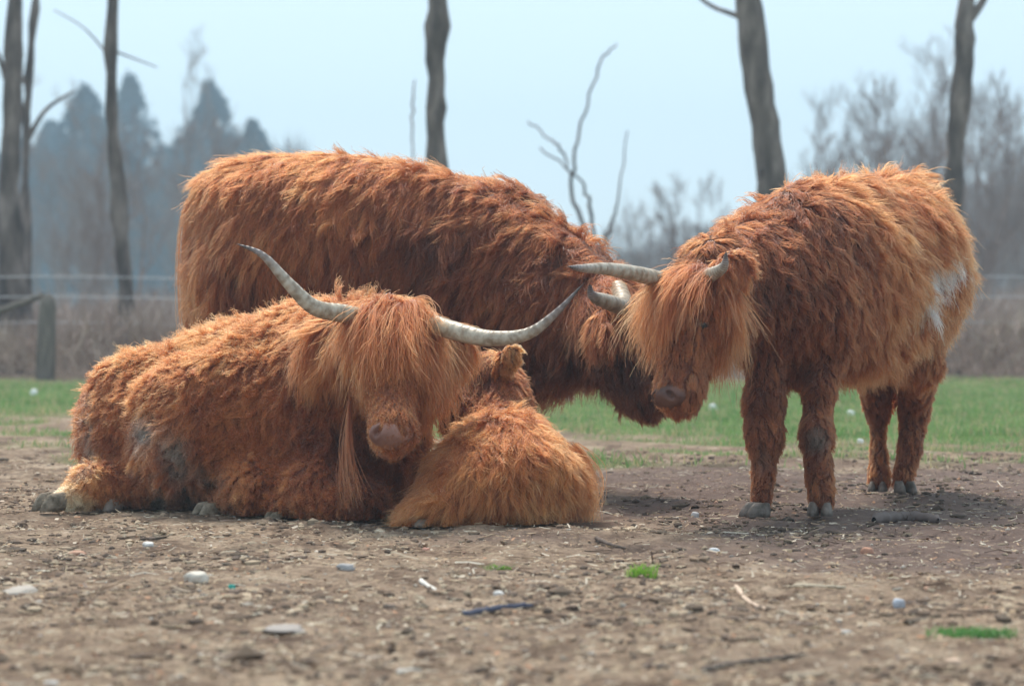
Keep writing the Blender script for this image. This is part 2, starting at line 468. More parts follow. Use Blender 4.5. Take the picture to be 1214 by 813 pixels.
def ear(parent, base, tip, width, normal, tone, seed, count=5000, hang=.09, radius=.0010):
    base, tip = np.array(base), np.array(tip); d = nz(tip-base); L = np.linalg.norm(tip-base)
    b = Body([ell((base*.5+tip*.5), (L*.55, width, .016), d, .01, up=normal, flow=d*.5+np.array([0, 0, -.8]), len=hang, lift=.35, grav=.28, tone=tone, wave=.3)], .008, .0, floor=False)
    e = mesh_obj('ear', b.V, b.F, SKIN, parent, attrs={'skin_color': ('FLOAT_COLOR', np.tile([.12, .04, .02, 1], (len(b.V), 1)))})
    fur('ear_fur', b, e, count, .06, 8, seed, radius=radius, away=.8)
    return e

def strand_locks(name, parent, paths, n_each, spread, tone, radius, seed, T=12):
    """hanging locks along given paths (tail switches, throat locks)"""
    r = np.random.default_rng(seed); S = []
    for p in paths:
        q = catmull(p, T); s = np.linspace(0, 1, T)
        o = r.normal(size=(n_each, 1, 3))*spread*(.5+.9*np.sin(np.clip(s*1.2, 0, 1)*math.pi))[None, :, None]
        w = np.cumsum(np.cumsum(r.normal(size=(n_each, T, 3))*.0016, 1), 1)*.5
        S.append(q[None]+o+w)
    S = np.concatenate(S); n = len(S)
    col = fur_palette(tone+r.normal(size=n)*.12)
    rad = radius*r.uniform(.7, 1.2, (n, 1))*(1-.7*np.linspace(0, 1, T)[None])
    cv = bpy.data.hair_curves.new(name); cv.add_curves([T]*n)
    cv.points.foreach_set('position', S.astype(np.float32).ravel())
    ra = cv.attributes.get('radius') or cv.attributes.new('radius', 'FLOAT', 'POINT'); ra.data.foreach_set('value', rad.astype(np.float32).ravel())
    ca = cv.attributes.new('fur_color', 'FLOAT_COLOR', 'CURVE'); ca.data.foreach_set('color', np.concatenate([col, np.ones((n, 1))], 1).astype(np.float32).ravel())
    cv.materials.append(FUR)
    return link(bpy.data.objects.new(name, cv), parent)

Q = 1.0     # fur density
def N_(n): return int(n*Q)
MUD = np.array((.12, .098, .08))
def blob(P, c, r):     # soft ellipsoidal patch 0..1
    d = np.linalg.norm((P-np.array(c))/np.array(r), axis=1); return np.clip(1.6-1.5*d, 0, 1)

# ================================================================== HERD
#@HERD
def cow(label, cat, base, name='highland_cow'):
    t = empty(name, (base[0], base[1], 0)); tag(t, label, cat, 'shaggy red cattle resting and standing together'); return t

# ---- young cow standing on the right, head lowered to the left
def build_right():
    t = cow('young shaggy red cow standing on the right with a white patch on its hip', 'cow', at(1000, 600, 9.2))
    f = nz(np.array((-.60, -.80, 0))); lf = np.array((.80, -.60, 0))
    bf = dict(flow=-f*.40+np.array([0, 0, -1.0]), len=.13, lift=.20, grav=.15, tone=.47, wave=.30)
    sh = dict(bf, tone=.24, len=.08, lift=.14, flow=-f*.35+np.array([0, 0, -1.0]))
    lg = dict(flow=(0, 0, -1), len=.030, lift=.12, grav=.12, tone=.36, wave=.14)
    A = at
    P = [ell(A(948, 338, 9.06), (.25, .225, .31), f, .20, **sh),
         ell(A(1003, 324, 9.38), (.42, .262, .345), f, .22, **bf),
         ell(A(1064, 314, 9.72), (.29, .235, .32), f, .22, **bf),
         ell(A(1078, 232, 9.93), (.12, .10, .085), f, .1, **dict(bf, len=.10)),
         cone(A(925, 338, 8.98), A(855, 348, 8.72), .22, .165, .12, **dict(sh, len=.07, tone=.20)),
         cone(A(940, 285, 9.05), A(850, 325, 8.72), .13, .09, .12, **dict(sh, tone=.36, len=.11)),
         cone(A(912, 375, 8.97), A(925, 415, 9.02), .19, .10, .12, **sh),
         # forelegs: viewer's left one is the right foreleg
         cone(A(910, 400, 8.88), A(910, 475, 8.83), .088, .064, .06, **dict(lg, tone=.24)), cone(A(910, 475, 8.83), A(908, 530, 8.80), .059, .045, .04, **lg),
         cone(A(908, 530, 8.80), A(903, 590, 8.78), .036, .042, .02, **lg),
         cone(A(970, 395, 9.02), A(970, 465, 8.90), .092, .065, .06, **dict(lg, tone=.26)), cone(A(970, 465, 8.90), A(969, 520, 8.84), .060, .046, .04, **lg),
         cone(A(969, 520, 8.84), A(973, 590, 8.80), .036, .044, .02, **lg),
         ell(A(969, 510, 8.82), (.056, .056, .06), k=.02, **lg), ell(A(908, 516, 8.80), (.054, .054, .06), k=.02, **lg),
         # hind legs
         cone(A(1080, 330, 9.72), A(1088, 420, 9.68), .175, .10, .10, **dict(lg, tone=.45, len=.07)),
         cone(A(1088, 420, 9.68), A(1084, 480, 9.92), .09, .052, .05, **lg), cone(A(1084, 480, 9.95), A(1072, 566, 9.86), .046, .044, .03, **lg),
         cone(A(1045, 350, 9.85), A(1038, 430, 9.85), .15, .085, .08, **lg),
         cone(A(1038, 430, 9.85), A(1040, 490, 10.0), .070, .046, .05, **lg), cone(A(1040, 490, 10.0), A(1043, 570, 9.92), .042, .040, .03, **lg)]
    H = Head(A(818, 320, 8.50), A(786, 478, 8.30), (.66, -.75, 0))
    P += H.prims(.36, wide=.235)
    b = Body(P, .014, .012, seed=11)
    white_c = [(A(1096, 320, 9.50), (.055, .30, .078)), (A(1118, 306, 9.6), (.062, .30, .058)), (A(1090, 352, 9.5), (.028, .30, .085))]
    def tint(Pp, col, r):
        m = np.zeros(len(Pp))
        wob = Sines(8, 5)(Pp)*.25
        for c, rr in white_c: m = np.maximum(m, blob(Pp, c, rr)+wob*(blob(Pp, c, np.array(rr)*1.4) > 0))
        m = np.clip(m*1.7-.3, 0, 1)[:, None]; col = col*(1-m)+np.array((.95, .88, .76))*m
        k = np.clip(blob(Pp, A(969, 520, 8.76), (.05, .08, .055))*.9+blob(Pp, A(905, 545, 8.7), (.04, .08, .09))*.5, 0, 1)[:, None]
        return col*(1-k)+MUD*k
    body_mesh('body', b, t, tint)
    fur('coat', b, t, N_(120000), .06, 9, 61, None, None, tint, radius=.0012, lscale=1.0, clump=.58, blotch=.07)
    H.forelock(b, t, N_(6500), .29, .42, 31, spread=-.10, lo=-.14, hi=.28, side=(-.78, .46), bias=-.06)
    H.muzzle(t, MUZ_D); H.eyes(t)
    horn(t, [H.p(.06, -.06, -.16), A(765, 327, 8.42), A(722, 319, 8.22), A(690, 318, 8.06), A(673, 316, 7.98)], .030)
    horn(t, [H.p(.06, -.06, .16), A(842, 327, 8.42), A(858, 316, 8.36), A(861, 298, 8.33)], .030)
    ear(t, A(842, 346, 8.42), A(884, 300, 8.48), .058, (-.2, -.9, .2), .5, 41, N_(5000), .06)
    ear(t, A(782, 340, 8.66), A(752, 362, 8.82), .045, (-.6, -.5, .3), .36, 42, N_(1500), .05)
    # long tail, hanging behind the rump
    strand_locks('tail', t, [[A(1085, 215, 9.98), A(1104, 250, 10.05), A(1108, 330, 10.06), A(1095, 430, 10.05), A(1085, 490, 10.04)]], N_(1600), .013, .48, .0013, 51)
    for (px, py, Y, yaw, s) in ((897, 609, 8.72, math.radians(205), .048), (972, 606, 8.78, math.radians(-100), .046), (1041, 578, 9.90, math.radians(-110), .04), (1073, 581, 9.82, math.radians(-80), .045)):
        p = A(px, py, Y); hoof(t, (p[0], p[1], .002), yaw, s, HOOF)
    return t
build_right()

# ---- big cow standing behind, head down to the right
def build_big():
    A = at
    t = cow('largest shaggy red cow, standing side-on behind the others with its head lowered', 'cow', A(440, 570, 10.3))
    f = np.array((1, -.06, 0)); f = nz(f)
    bf = dict(flow=-f*.42+np.array([0, 0, -1.0]), len=.13, lift=.11, grav=.15, tone=.40, wave=.22)
    nk = dict(bf, flow=-f*.75+np.array([0, 0, -.75]), tone=.17, len=.14, wave=.30)
    lg = dict(flow=(0, 0, -1), len=.07, lift=.2, grav=.12, tone=.32, wave=.15)
    P = [ell(A(306, 300, 10.36), (.225, .27, .345), f, .14, **bf), ell(A(272, 226, 10.36), (.11, .10, .09), f, .10, **bf),
         ell(A(330, 300, 10.34), (.30, .30, .375), f, .14, **bf),
         ell(A(430, 310, 10.32), (.46, .315, .41), f, .16, **bf), ell(A(535, 318, 10.28), (.36, .28, .375), f, .14, **dict(bf, tone=.27)),
         cone(A(585, 325, 10.22), A(695, 378, 9.95), .32, .215, .14, **nk),
         cone(A(580, 262, 10.22), A(698, 328, 9.90), .12, .08, .10, **dict(nk, tone=.42)),
         cone(A(570, 400, 10.2), A(640, 420, 10.1), .20, .13, .12, **nk),
         cone(A(560, 400, 10.15), A(556, 500, 10.10), .15, .085, .08, **lg), cone(A(556, 500, 10.10), A(552, 572, 10.08), .06, .05, .05, **lg),
         cone(A(590, 400, 10.38), A(592, 500, 10.40), .15, .085, .08, **lg), cone(A(592, 500, 10.40), A(590, 568, 10.40), .06, .05, .05, **lg),
         cone(A(288, 330, 10.22), A(276, 430, 10.18), .21, .12, .10, **dict(bf, tone=.38)), cone(A(256, 430, 10.18), A(240, 490, 10.16), .11, .065, .08, **lg), cone(A(240, 490, 10.16), A(250, 572, 10.14), .06, .05, .05, **lg),
         cone(A(280, 330, 10.5), A(290, 430, 10.52), .20, .12, .10, **lg), cone(A(290, 430, 10.52), A(278, 490, 10.52), .10, .065, .08, **lg), cone(A(278, 490, 10.52), A(285, 566, 10.52), .06, .05, .05, **lg)]
    H = Head(A(738, 340, 9.78), A(798, 488, 9.60), (-.25, 1, 0))
    P += H.prims(.16, wide=.24, face_len=.05)
    P += [cone(A(712, 385, 9.85), A(755, 462, 9.72), .135, .09, .08, flow=(.2, 0, -1), len=.08, lift=.25, tone=.13)]
    b = Body(P, .017, .014, seed=12)
    body_mesh('body', b, t)
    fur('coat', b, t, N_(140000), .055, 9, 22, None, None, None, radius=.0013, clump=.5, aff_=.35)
    H.forelock(b, t, N_(4500), .26, .36, 32, spread=.15, lo=-.14)
    H.muzzle(t, MUZ_D); H.eyes(t)
    horn(t, [H.p(.06, -.08, -.15), A(738, 362, 9.50), A(715, 356, 9.36), A(702, 350, 9.30), A(699, 337, 9.27)], .037, tip=.12)
    horn(t, [H.p(.06, -.08, .15), A(765, 345, 10.0), A(782, 338, 10.12), A(792, 325, 10.2)], .037)
    ear(t, A(728, 368, 9.62), A(702, 400, 9.50), .05, (.1, -1, .2), .26, 43, N_(1600), .13)
    ear(t, A(752, 345, 9.95), A(735, 330, 10.1), .055, (.1, 1, .2), .30, 44, N_(1500), .10)
    strand_locks('tail', t, [[A(246, 215, 10.36), A(236, 260, 10.36), A(236, 360, 10.36), A(238, 470, 10.34), A(238, 530, 10.32)]], N_(1500), .02, .36, .0014, 52)
    for (px, Y) in ((554, 10.02), (592, 10.34), (252, 10.08), (287, 10.46)):
        p = A(px, 570, Y); hoof(t, (p[0], p[1], .002), 0, .052, HOOF)
build_big()

# ---- long horned cow lying in front
def build_lying():
    A = at
    t = cow('shaggy red cow lying on the dirt with wide curved horns and fringe over its eyes', 'cow', A(320, 600, 9.0))
    f = nz(np.array((.80, -.45, 0)))
    bf = dict(flow=-f*.45+np.array([0, 0, -.8]), len=.075, lift=.20, grav=.09, tone=.46, wave=.34)
    nk = dict(flow=(.1, 0, -1), len=.10, lift=.26, grav=.14, tone=.38, wave=.35)
    kn = dict(flow=(0, -.3, -1), len=.05, lift=.2, grav=.10, tone=.40, wave=.4)
    P = [ell(A(194, 512, 9.36), (.27, .26, .265), f, .12, **bf), ell(A(160, 508, 9.30), (.16, .18, .235), f, .12, **dict(bf, tone=.40)),
         ell(A(218, 520, 9.02), (.20, .16, .235), f, .09, **dict(bf, tone=.44)),       # near thigh
         ell(A(290, 492, 9.22), (.42, .33, .335), f, .14, **bf), ell(A(372, 478, 9.08), (.34, .30, .345), f, .14, **bf),
         ell(A(418, 528, 8.95), (.24, .24, .26), f, .12, **dict(nk, tone=.28)),
         cone(A(385, 450, 9.08), A(450, 420, 8.72), .235, .17, .12, **nk),
         ell(A(300, 576, 8.82), (.13, .11, .10), (1, -.2, 0), .10, **kn), ell(A(382, 580, 8.72), (.12, .13, .10), (1, -.5, 0), .10, **kn),
         ell(A(420, 590, 8.66), (.13, .12, .07), (1, .3, 0), .07, **kn),
         
         # hind shank and foot reaching out to the left
         cone(A(170, 575, 9.10), A(108, 580, 9.02), .085, .065, .06, **dict(kn, tone=.5, len=.05)), cone(A(108, 580, 9.02), A(76, 596, 8.95), .060, .05, .05, **dict(kn, tone=.93, len=.05, wave=.2))]
    P += [ell(A(140, 592, 9.07), (.06, .05, .045), k=.03, **dict(kn, tone=.45, len=.03)), ell(A(262, 596, 8.86), (.06, .06, .045), k=.03, **dict(kn, tone=.35, len=.03)), ell(A(335, 600, 8.72), (.05, .05, .035), k=.03, **dict(kn, len=.03))]
    H = Head(A(468, 366, 8.62), A(463, 520, 8.27), (1, -.02, 0))
    P += H.prims(.42, wide=.25)
    b = Body(P, .014, .016, seed=13)
    def tint(Pp, col, r):
        n1 = Sines(7, 3)(Pp); n2 = Sines(16, 4)(Pp)
        m = blob(Pp, A(172, 505, 8.9), (.07, .3, .09))*np.clip(.8+n1*.6, 0, 1)*.95
        m = np.maximum(m, blob(Pp, A(208, 540, 8.85), (.07, .3, .14))*np.clip(.75+n1*.5+n2*.4, 0, 1)*.9)
        m = np.maximum(m, blob(Pp, A(105, 515, 9.1), (.045, .5, .19))*np.clip(.6+n2*1.2, 0, 1)*.9)
        m = np.maximum(m, blob(Pp, A(205, 598, 8.9), (.30, .4, .07))*np.clip(.85+n1*.4, 0, 1))
        m = np.maximum(m, blob(Pp, A(215, 565, 8.9), (.22, .4, .10))*np.clip(.4+n2*.6, 0, 1))
        m = np.clip(m, 0, 1)[:, None]; c2 = np.where((n2 > .5)[:, None], MUD*.5, MUD*1.25)
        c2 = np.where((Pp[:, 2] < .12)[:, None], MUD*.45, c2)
        pf = (blob(Pp, A(84, 594, 8.95), (.09, .16, .07))*.75)[:, None]; col = col*(1-pf)+np.array((.66, .44, .25))*pf
        return col*(1-m)+c2*m
    body_mesh('body', b, t, tint)
    def lens(P_, N, fl, ln, li, gr, wv):
        m = tint(P_, np.ones((len(P_), 3)), rng)[:, 0] < .6
        return fl, ln*np.where(m, .45, 1), li*np.where(m, .5, 1), gr, wv
    fur('coat', b, t, N_(150000), .085, 8, 23, None, lens, tint, radius=.00115, clump=.5, aff_=.3, curl=.004)
    H.forelock(b, t, N_(12000), .28, .47, 33, spread=.0, lo=-.14, hi=.34, clump=.76, wv0=.17, radius=.0012, side=(-.72, .72))
    H.muzzle(t, MUZ, 1.04); H.eyes(t)
    horn(t, [H.p(.05, -.05, -.16), A(408, 372, 8.55), A(372, 364, 8.48), A(342, 336, 8.45), (A(312, 303, 8.44)), A(281, 289, 8.44)], .034)
    horn(t, [H.p(.05, -.05, .16), A(538, 392, 8.50), A(580, 401, 8.42), A(625, 396, 8.36), A(658, 372, 8.33), A(692, 336, 8.32)], .034)
    ear(t, A(418, 392, 8.66), A(372, 408, 8.72), .06, (.1, -1, .25), .52, 45, N_(7000), .19)
    ear(t, A(520, 392, 8.66), A(548, 412, 8.74), .05, (.1, -1, .25), .50, 46, N_(4000), .13)
    strand_locks('throat_lock', t, [[A(414, 475, 8.50), A(413, 520, 8.42), A(417, 555, 8.38), A(426, 592, 8.36)], [A(408, 520, 8.5), A(405, 560, 8.45), A(412, 590, 8.42)]], N_(40), .005, .30, .0012, 53)
    strand_locks('tail', t, [[A(134, 440, 9.52), A(114, 480, 9.5), A(110, 540, 9.48), A(116, 590, 9.46)]], N_(1200), .016, .3, .0014, 54)
    p = A(62, 606, 8.92); hoof(t, (p[0], p[1], .012), math.radians(222), .056, HOOF_M, pitch=.1)
    p = A(131, 602, 9.0); hoof(t, (p[0], p[1], .0), math.radians(-130), .046, HOOF, pitch=.12)
    p = A(247, 606, 8.84); hoof(t, (p[0], p[1], -.004), math.radians(-140), .046, HOOF_M, pitch=.1)
    p = A(325, 612, 8.66); hoof(t, (p[0], p[1]+.01, -.006), math.radians(-140), .030, HOOF_M, pitch=.1)
build_lying()

# ---- fluffy calf curled up on the ground
def build_calf():
    A = at
    t = cow('fluffy ginger calf curled up asleep beside the long-horned cow, back turned', 'calf', A(600, 615, 8.6), 'highland_calf')
    bf = dict(flow=(.25, -.35, -.8), len=.095, lift=.16, grav=.14, tone=.58, wave=.24)
    P = [ell(A(598, 566, 8.66), (.27, .235, .205), (.3, -1, 0), .12, **bf), ell(A(622, 576, 8.58), (.17, .17, .155), (.3, -1, 0), .10, **bf),
         ell(A(556, 585, 8.52), (.16, .16, .13), (-1, -.6, 0), .10, **dict(bf, flow=(-.5, -.3, -.8))),
         ell(A(508, 602, 8.42), (.10, .10, .055), (-1, -.4, 0), .08, **dict(bf, flow=(-.8, -.1, -.5), len=.10)),
         cone(A(594, 530, 8.80), A(578, 462, 9.02), .12, .08, .08, **dict(bf, tone=.55, len=.08)),
         cone(A(606, 528, 8.80), A(588, 468, 8.98), .105, .072, .06, **dict(bf, tone=.36, len=.05)),
         cone(A(560, 490, 8.95), A(556, 470, 9.0), .09, .085, .05, **dict(bf, tone=.18, len=.06))]
    H = Head(A(584, 428, 9.04), A(526, 496, 8.94), (-.5, -1, .3))
    P += H.prims(.18, wide=.32, face_len=.03)
    b = Body(P, .012, .012, seed=14)
    body_mesh('body', b, t)
    fur('coat', b, t, N_(60000), .07, 9, 24, None, None, None, radius=.00115, clump=.55)
    H.forelock(b, t, N_(2500), .08, .6, 34, lo=-.2)
    H.muzzle(t, MUZ_D); H.eyes(t)
    ear(t, A(590, 444, 8.90), A(612, 412, 8.88), .036, (.2, -1, .1), .74, 47, N_(2200), .03)
    ear(t, A(560, 432, 9.10), A(548, 424, 9.2), .03, (.2, 1, .1), .60, 48, N_(1000), .035)
    p = A(500, 622, 8.33); hoof(t, (p[0], p[1], .002), math.radians(200), .026, HOOF)
    strand_locks('tail', t, [[A(680, 530, 8.62), A(694, 560, 8.62), A(700, 590, 8.60), A(698, 618, 8.58)]], N_(160), .018, .6, .0012, 55)
build_calf()

#@SETTING
# ================================================================== GROUND
gn1, gn2, gn3, gn4, gn5 = Sines(.35, 101, 10), Sines(1.6, 102, 14), Sines(5.5, 103, 18), Sines(14, 104, 18), Sines(.9, 105, 10)
def ground_z(x, y):
    P = np.stack([x, y, 0*x], 1)
    near = np.clip((15-y)/3, 0, 1)
    m = np.clip(gn5(P)*.5+.5, 0, 1)
    z = .010*gn2(P)+near*(.0055*gn3(P)*(.4+m)+.0035*np.abs(gn4(P))*(.3+m)-.003)
    z += np.clip((y-13)/30, 0, 1)*.05*gn1(P)
    return z-.006
def zones(x, y):
    P = np.stack([x, y, 0*x], 1); a, b = gn5(P), gn2(P*.7+3)
    edge = 14.3+np.where(x < -.9, 2.3, 0)+np.where(x > 1.2, -1.2, 0)+a*.35
    g = np.clip((y-edge)/.8, 0, 1)
    patch = np.clip((y-11.3-.2*a)/.6, 0, 1)*np.clip(b*1.1+.12, 0, 1)*.8
    g = np.maximum(g, patch)*np.clip((24.3+a*.5-y)/1.0, 0, 1)
    far = np.clip((y-60)/6, 0, 1)*.75
    dark_soil = np.clip((y-7.3+.8*np.clip(x-.3, 0, 1)-.25*a-.2*b)/.7, 0, 1)*np.clip((12.2+.4*a-y)/1.0, 0, 1)*np.clip((x+.1-.3*b)/.6, 0, 1)  # darker soil zone right of centre, edges broken by noise
    scrub = np.clip((y-24.0-a*.5)/.8, 0, 1)*(1-far)
    return np.maximum(g, far), dark_soil, scrub
def axis(lo, hi, step, far_lo, far_hi):
    a = list(np.arange(lo, hi, step)); s = step; v = hi
    while v < far_hi: a.append(v); s *= 1.22; v += s
    a.append(far_hi); s = step; v = lo
    b = []
    while True:
        s *= 1.22; v -= s
        if v < far_lo: break
        b.append(v)
    b.append(far_lo)
    return np.array(b[::-1]+a)
gx = axis(-2.7, 2.7, .013, -700, 700); gy = axis(3.9, 13.2, .013, -30, 1500)
X, Yg = np.meshgrid(gx, gy, indexing='ij'); x, y = X.ravel(), Yg.ravel()
zz = ground_z(x, y)*np.clip((400-y)/300, 0, 1)
rh = np.random.default_rng(44)
for k in range(190):                                   # hoof prints trodden into the soil
    hx, hy, ha = rh.uniform(-2.2, 2.4), rh.uniform(5.2, 12.5), rh.uniform(0, 3.14); rs = rh.uniform(.035, .06)
    ix = slice(np.searchsorted(gx, hx-.2), np.searchsorted(gx, hx+.2)); iy = slice(np.searchsorted(gy, hy-.2), np.searchsorted(gy, hy+.2))
    Z2 = zz.reshape(len(gx), len(gy)); dx = X[ix, iy]-hx; dy = Yg[ix, iy]-hy; u_, v_ = dx*math.cos(ha)+dy*math.sin(ha), -dx*math.sin(ha)+dy*math.cos(ha)
    q_ = np.sqrt((u_/(rs*1.35))**2+(v_/rs)**2); Z2[ix, iy] += -rh.uniform(.010, .024)*np.exp(-q_**4)+.007*np.exp(-((q_-1.35)/.28)**2)
i = np.arange(len(gx)-1)[:, None]*len(gy); j = np.arange(len(gy)-1)[None]
Fg = np.stack([i+j, i+len(gy)+j, i+len(gy)+j+1, i+j+1], -1).reshape(-1, 4)
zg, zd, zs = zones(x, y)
def ground_mat():
    m, n, l, b = new_mat('soil')
    tc = n.new('ShaderNodeTexCoord')
    def noise(s, det=6, rough=.6):
        t = n.new('ShaderNodeTexNoise'); t.inputs['Scale'].default_value = s; t.inputs['Detail'].default_value = det; t.inputs['Roughness'].default_value = rough
        l.new(tc.outputs['Object'], t.inputs[0]); return t.outputs[0]
    def mix(f, a, c, mode='MIX'):
        x = n.new('ShaderNodeMix'); x.data_type = 'RGBA'; x.blend_type = mode
        if isinstance(f, float): x.inputs[0].default_value = f
        else: l.new(f, x.inputs[0])
        for s, v in ((6, a), (7, c)):
            if isinstance(v, tuple): x.inputs[s].default_value = (*v, 1)
            else: l.new(v, x.inputs[s])
        return x.outputs[2]
    def att(nm):
        a = n.new('ShaderNodeAttribute'); a.attribute_name = nm; return a.outputs['Fac']
    r1 = ramp(n, [(.34, (.12, .078, .056)), (.45, (.28, .20, .145)), (.56, (.44, .335, .245)), (.70, (.58, .46, .355))]); l.new(noise(5, 9, .68), r1.inputs[0])
    r2 = ramp(n, [(.40, (.62, .60, .58)), (.60, (1.05, 1.02, 1.0))]); l.new(noise(45, 6, .7), r2.inputs[0])
    c = mix(.9, r1.outputs[0], r2.outputs[0], 'MULTIPLY')
    r3 = ramp(n, [(.50, (0, 0, 0)), (.62, (1, 1, 1))]); l.new(noise(1.1, 9, .75), r3.inputs[0])
    c = mix(r3.outputs[0], c, mix(.6, c, (.19, .13, .095)))
    dkr = ramp(n, [(.3, (.12, .082, .07)), (.7, (.24, .172, .148))]); l.new(noise(9, 8, .7), dkr.inputs[0])
    mda = n.new('ShaderNodeMath'); mda.operation = 'MULTIPLY'; mda.inputs[1].default_value = .9; l.new(att('dark_soil'), mda.inputs[0])
    c = mix(mda.outputs[0], c, dkr.outputs[0])
    gr = ramp(n, [(.3, (.07, .12, .03)), (.55, (.13, .20, .06)), (.75, (.24, .25, .10))]); l.new(noise(3, 6, .7), gr.inputs[0])
    c = mix(att('grassy'), c, gr.outputs[0])
    sc_ = ramp(n, [(.3, (.10, .075, .06)), (.7, (.21, .16, .13))]); l.new(noise(2.5, 6, .7), sc_.inputs[0])
    c = mix(att('scrub'), c, sc_.outputs[0])
    l.new(c, b.inputs['Base Color']); b.inputs['Roughness'].default_value = .95; b.inputs['Specular IOR Level'].default_value = .15
    ad = n.new('ShaderNodeMath'); ad.operation = 'ADD'; l.new(noise(60, 8, .75), ad.inputs[0]); l.new(noise(190, 4, .6), ad.inputs[1])
    bp = n.new('ShaderNodeBump'); bp.inputs['Strength'].default_value = .9; bp.inputs['Distance'].default_value = .012
    l.new(ad.outputs[0], bp.inputs['Height']); l.new(bp.outputs[0], b.inputs['Normal'])
    return m
SOIL = ground_mat()
g = mesh_obj('ground', np.stack([x, y, zz], 1), Fg, SOIL, attrs={'grassy': ('FLOAT', zg), 'dark_soil': ('FLOAT', zd), 'scrub': ('FLOAT', zs)})
tag(g, kind='structure')

def vcol_mat(name, rough=.85, spec=.25, trans=0.0):
    m, n, l, b = new_mat(name)
    a = n.new('ShaderNodeAttribute'); a.attribute_name = 'tint'
    t = n.new('ShaderNodeTexNoise'); t.inputs['Scale'].default_value = 90
    mx = n.new('ShaderNodeMix'); mx.data_type = 'RGBA'; mx.blend_type = 'OVERLAY'; mx.inputs[0].default_value = .35
    l.new(a.outputs['Color'], mx.inputs[6]); l.new(t.outputs[0], mx.inputs[7]); l.new(mx.outputs[2], b.inputs['Base Color'])
    b.inputs['Roughness'].default_value = rough; b.inputs['Specular IOR Level'].default_value = spec
    if trans:
        o = n['Material Output']; tr = n.new('ShaderNodeBsdfTranslucent'); l.new(mx.outputs[2], tr.inputs[0])
        ms = n.new('ShaderNodeMixShader'); ms.inputs[0].default_value = trans; l.new(b.outputs[0], ms.inputs[1]); l.new(tr.outputs[0], ms.inputs[2]); l.new(ms.outputs[0], o.inputs[0])
    return m
LITTER = vcol_mat('litter'); STONE = vcol_mat('pebble_stone', .8)
BLADE = vcol_mat('grass_blade', .6, .3, .35)
r = np.random.default_rng(99)
def litter_xy(n, y0, y1, pw=1.0, dmask=None):
    yy = y0+(y1-y0)*r.random(n)**pw; xx = (r.random(n)-.5)*2*(.22*yy+.15)
    return xx, yy
def ico():
    import bmesh
    bm = bmesh.new(); bmesh.ops.create_icosphere(bm, subdivisions=1, radius=1)
    V = np.array([v.co[:] for v in bm.verts]); Fc = np.array([[v.index for v in f.verts] for f in bm.faces]); bm.free(); return V, Fc
IV, IF = ico()
def scatter_lumps(name, n, y0, y1, smin_, smax_, flat, cols, mat, pw=1.0, sink=.3, smooth=False, cluster=0):
    xx, yy = litter_xy(n, y0, y1, pw)
    if cluster:
        P = np.stack([xx, yy, 0*xx], 1); keep = r.random(n) < np.clip(gn5(P*1.3)*.8+gn3(P*.3)*.5+.35, .05, 1); xx, yy = xx[keep], yy[keep]; n = len(xx)
    s = smin_+(smax_-smin_)*r.random(n)**3
    V = IV[None]*(1+r.normal(size=(n, len(IV), 1))*.2)
    V = V*s[:, None, None]*np.stack([r.uniform(.7, 1.6, n), r.uniform(.6, 1.1, n), r.uniform(flat*.6, flat*1.3, n)], 1)[:, None]
    a = r.uniform(0, 6.28, n); ca, sa = np.cos(a)[:, None], np.sin(a)[:, None]
    V = np.stack([V[..., 0]*ca-V[..., 1]*sa, V[..., 0]*sa+V[..., 1]*ca, V[..., 2]], -1)
    V += np.stack([xx, yy, ground_z(xx, yy)+s*flat*(.5-sink)], 1)[:, None]
    Fc = (IF[None]+np.arange(n)[:, None, None]*len(IV)).reshape(-1, 3)
    ci = r.integers(0, len(cols), n); col = np.array(cols)[ci]*r.uniform(.7, 1.25, (n, 1))
    _, dks, _s = zones(xx, yy); col = col*(1-.45*dks[:, None]) if mat is LITTER else col
    col = np.concatenate([np.repeat(col, len(IV), 0), np.ones((n*len(IV), 1))], 1)
    return tag(mesh_obj(name, V.reshape(-1, 3), Fc, mat, smooth=smooth, attrs={'tint': ('FLOAT_COLOR', col)}), kind='stuff')
scatter_lumps('soil_clods', 42000, 4.1, 12.5, .002, .017, .6, [(.28, .20, .14), (.18, .125, .09), (.40, .31, .22), (.12, .085, .065)], LITTER, 1.3, cluster=1)
scatter_lumps('dung_and_dark_clods', 420, 4.3, 13, .012, .036, .38, [(.12, .085, .06), (.17, .12, .085), (.10, .075, .055)], LITTER, 1.2, cluster=1)
scatter_lumps('pebbles', 2600, 4.1, 13.5, .002, .010, .6, [(.40, .35, .30), (.30, .25, .21), (.46, .28, .20), (.52, .45, .38), (.24, .21, .19)], STONE, 1.1, smooth=True)
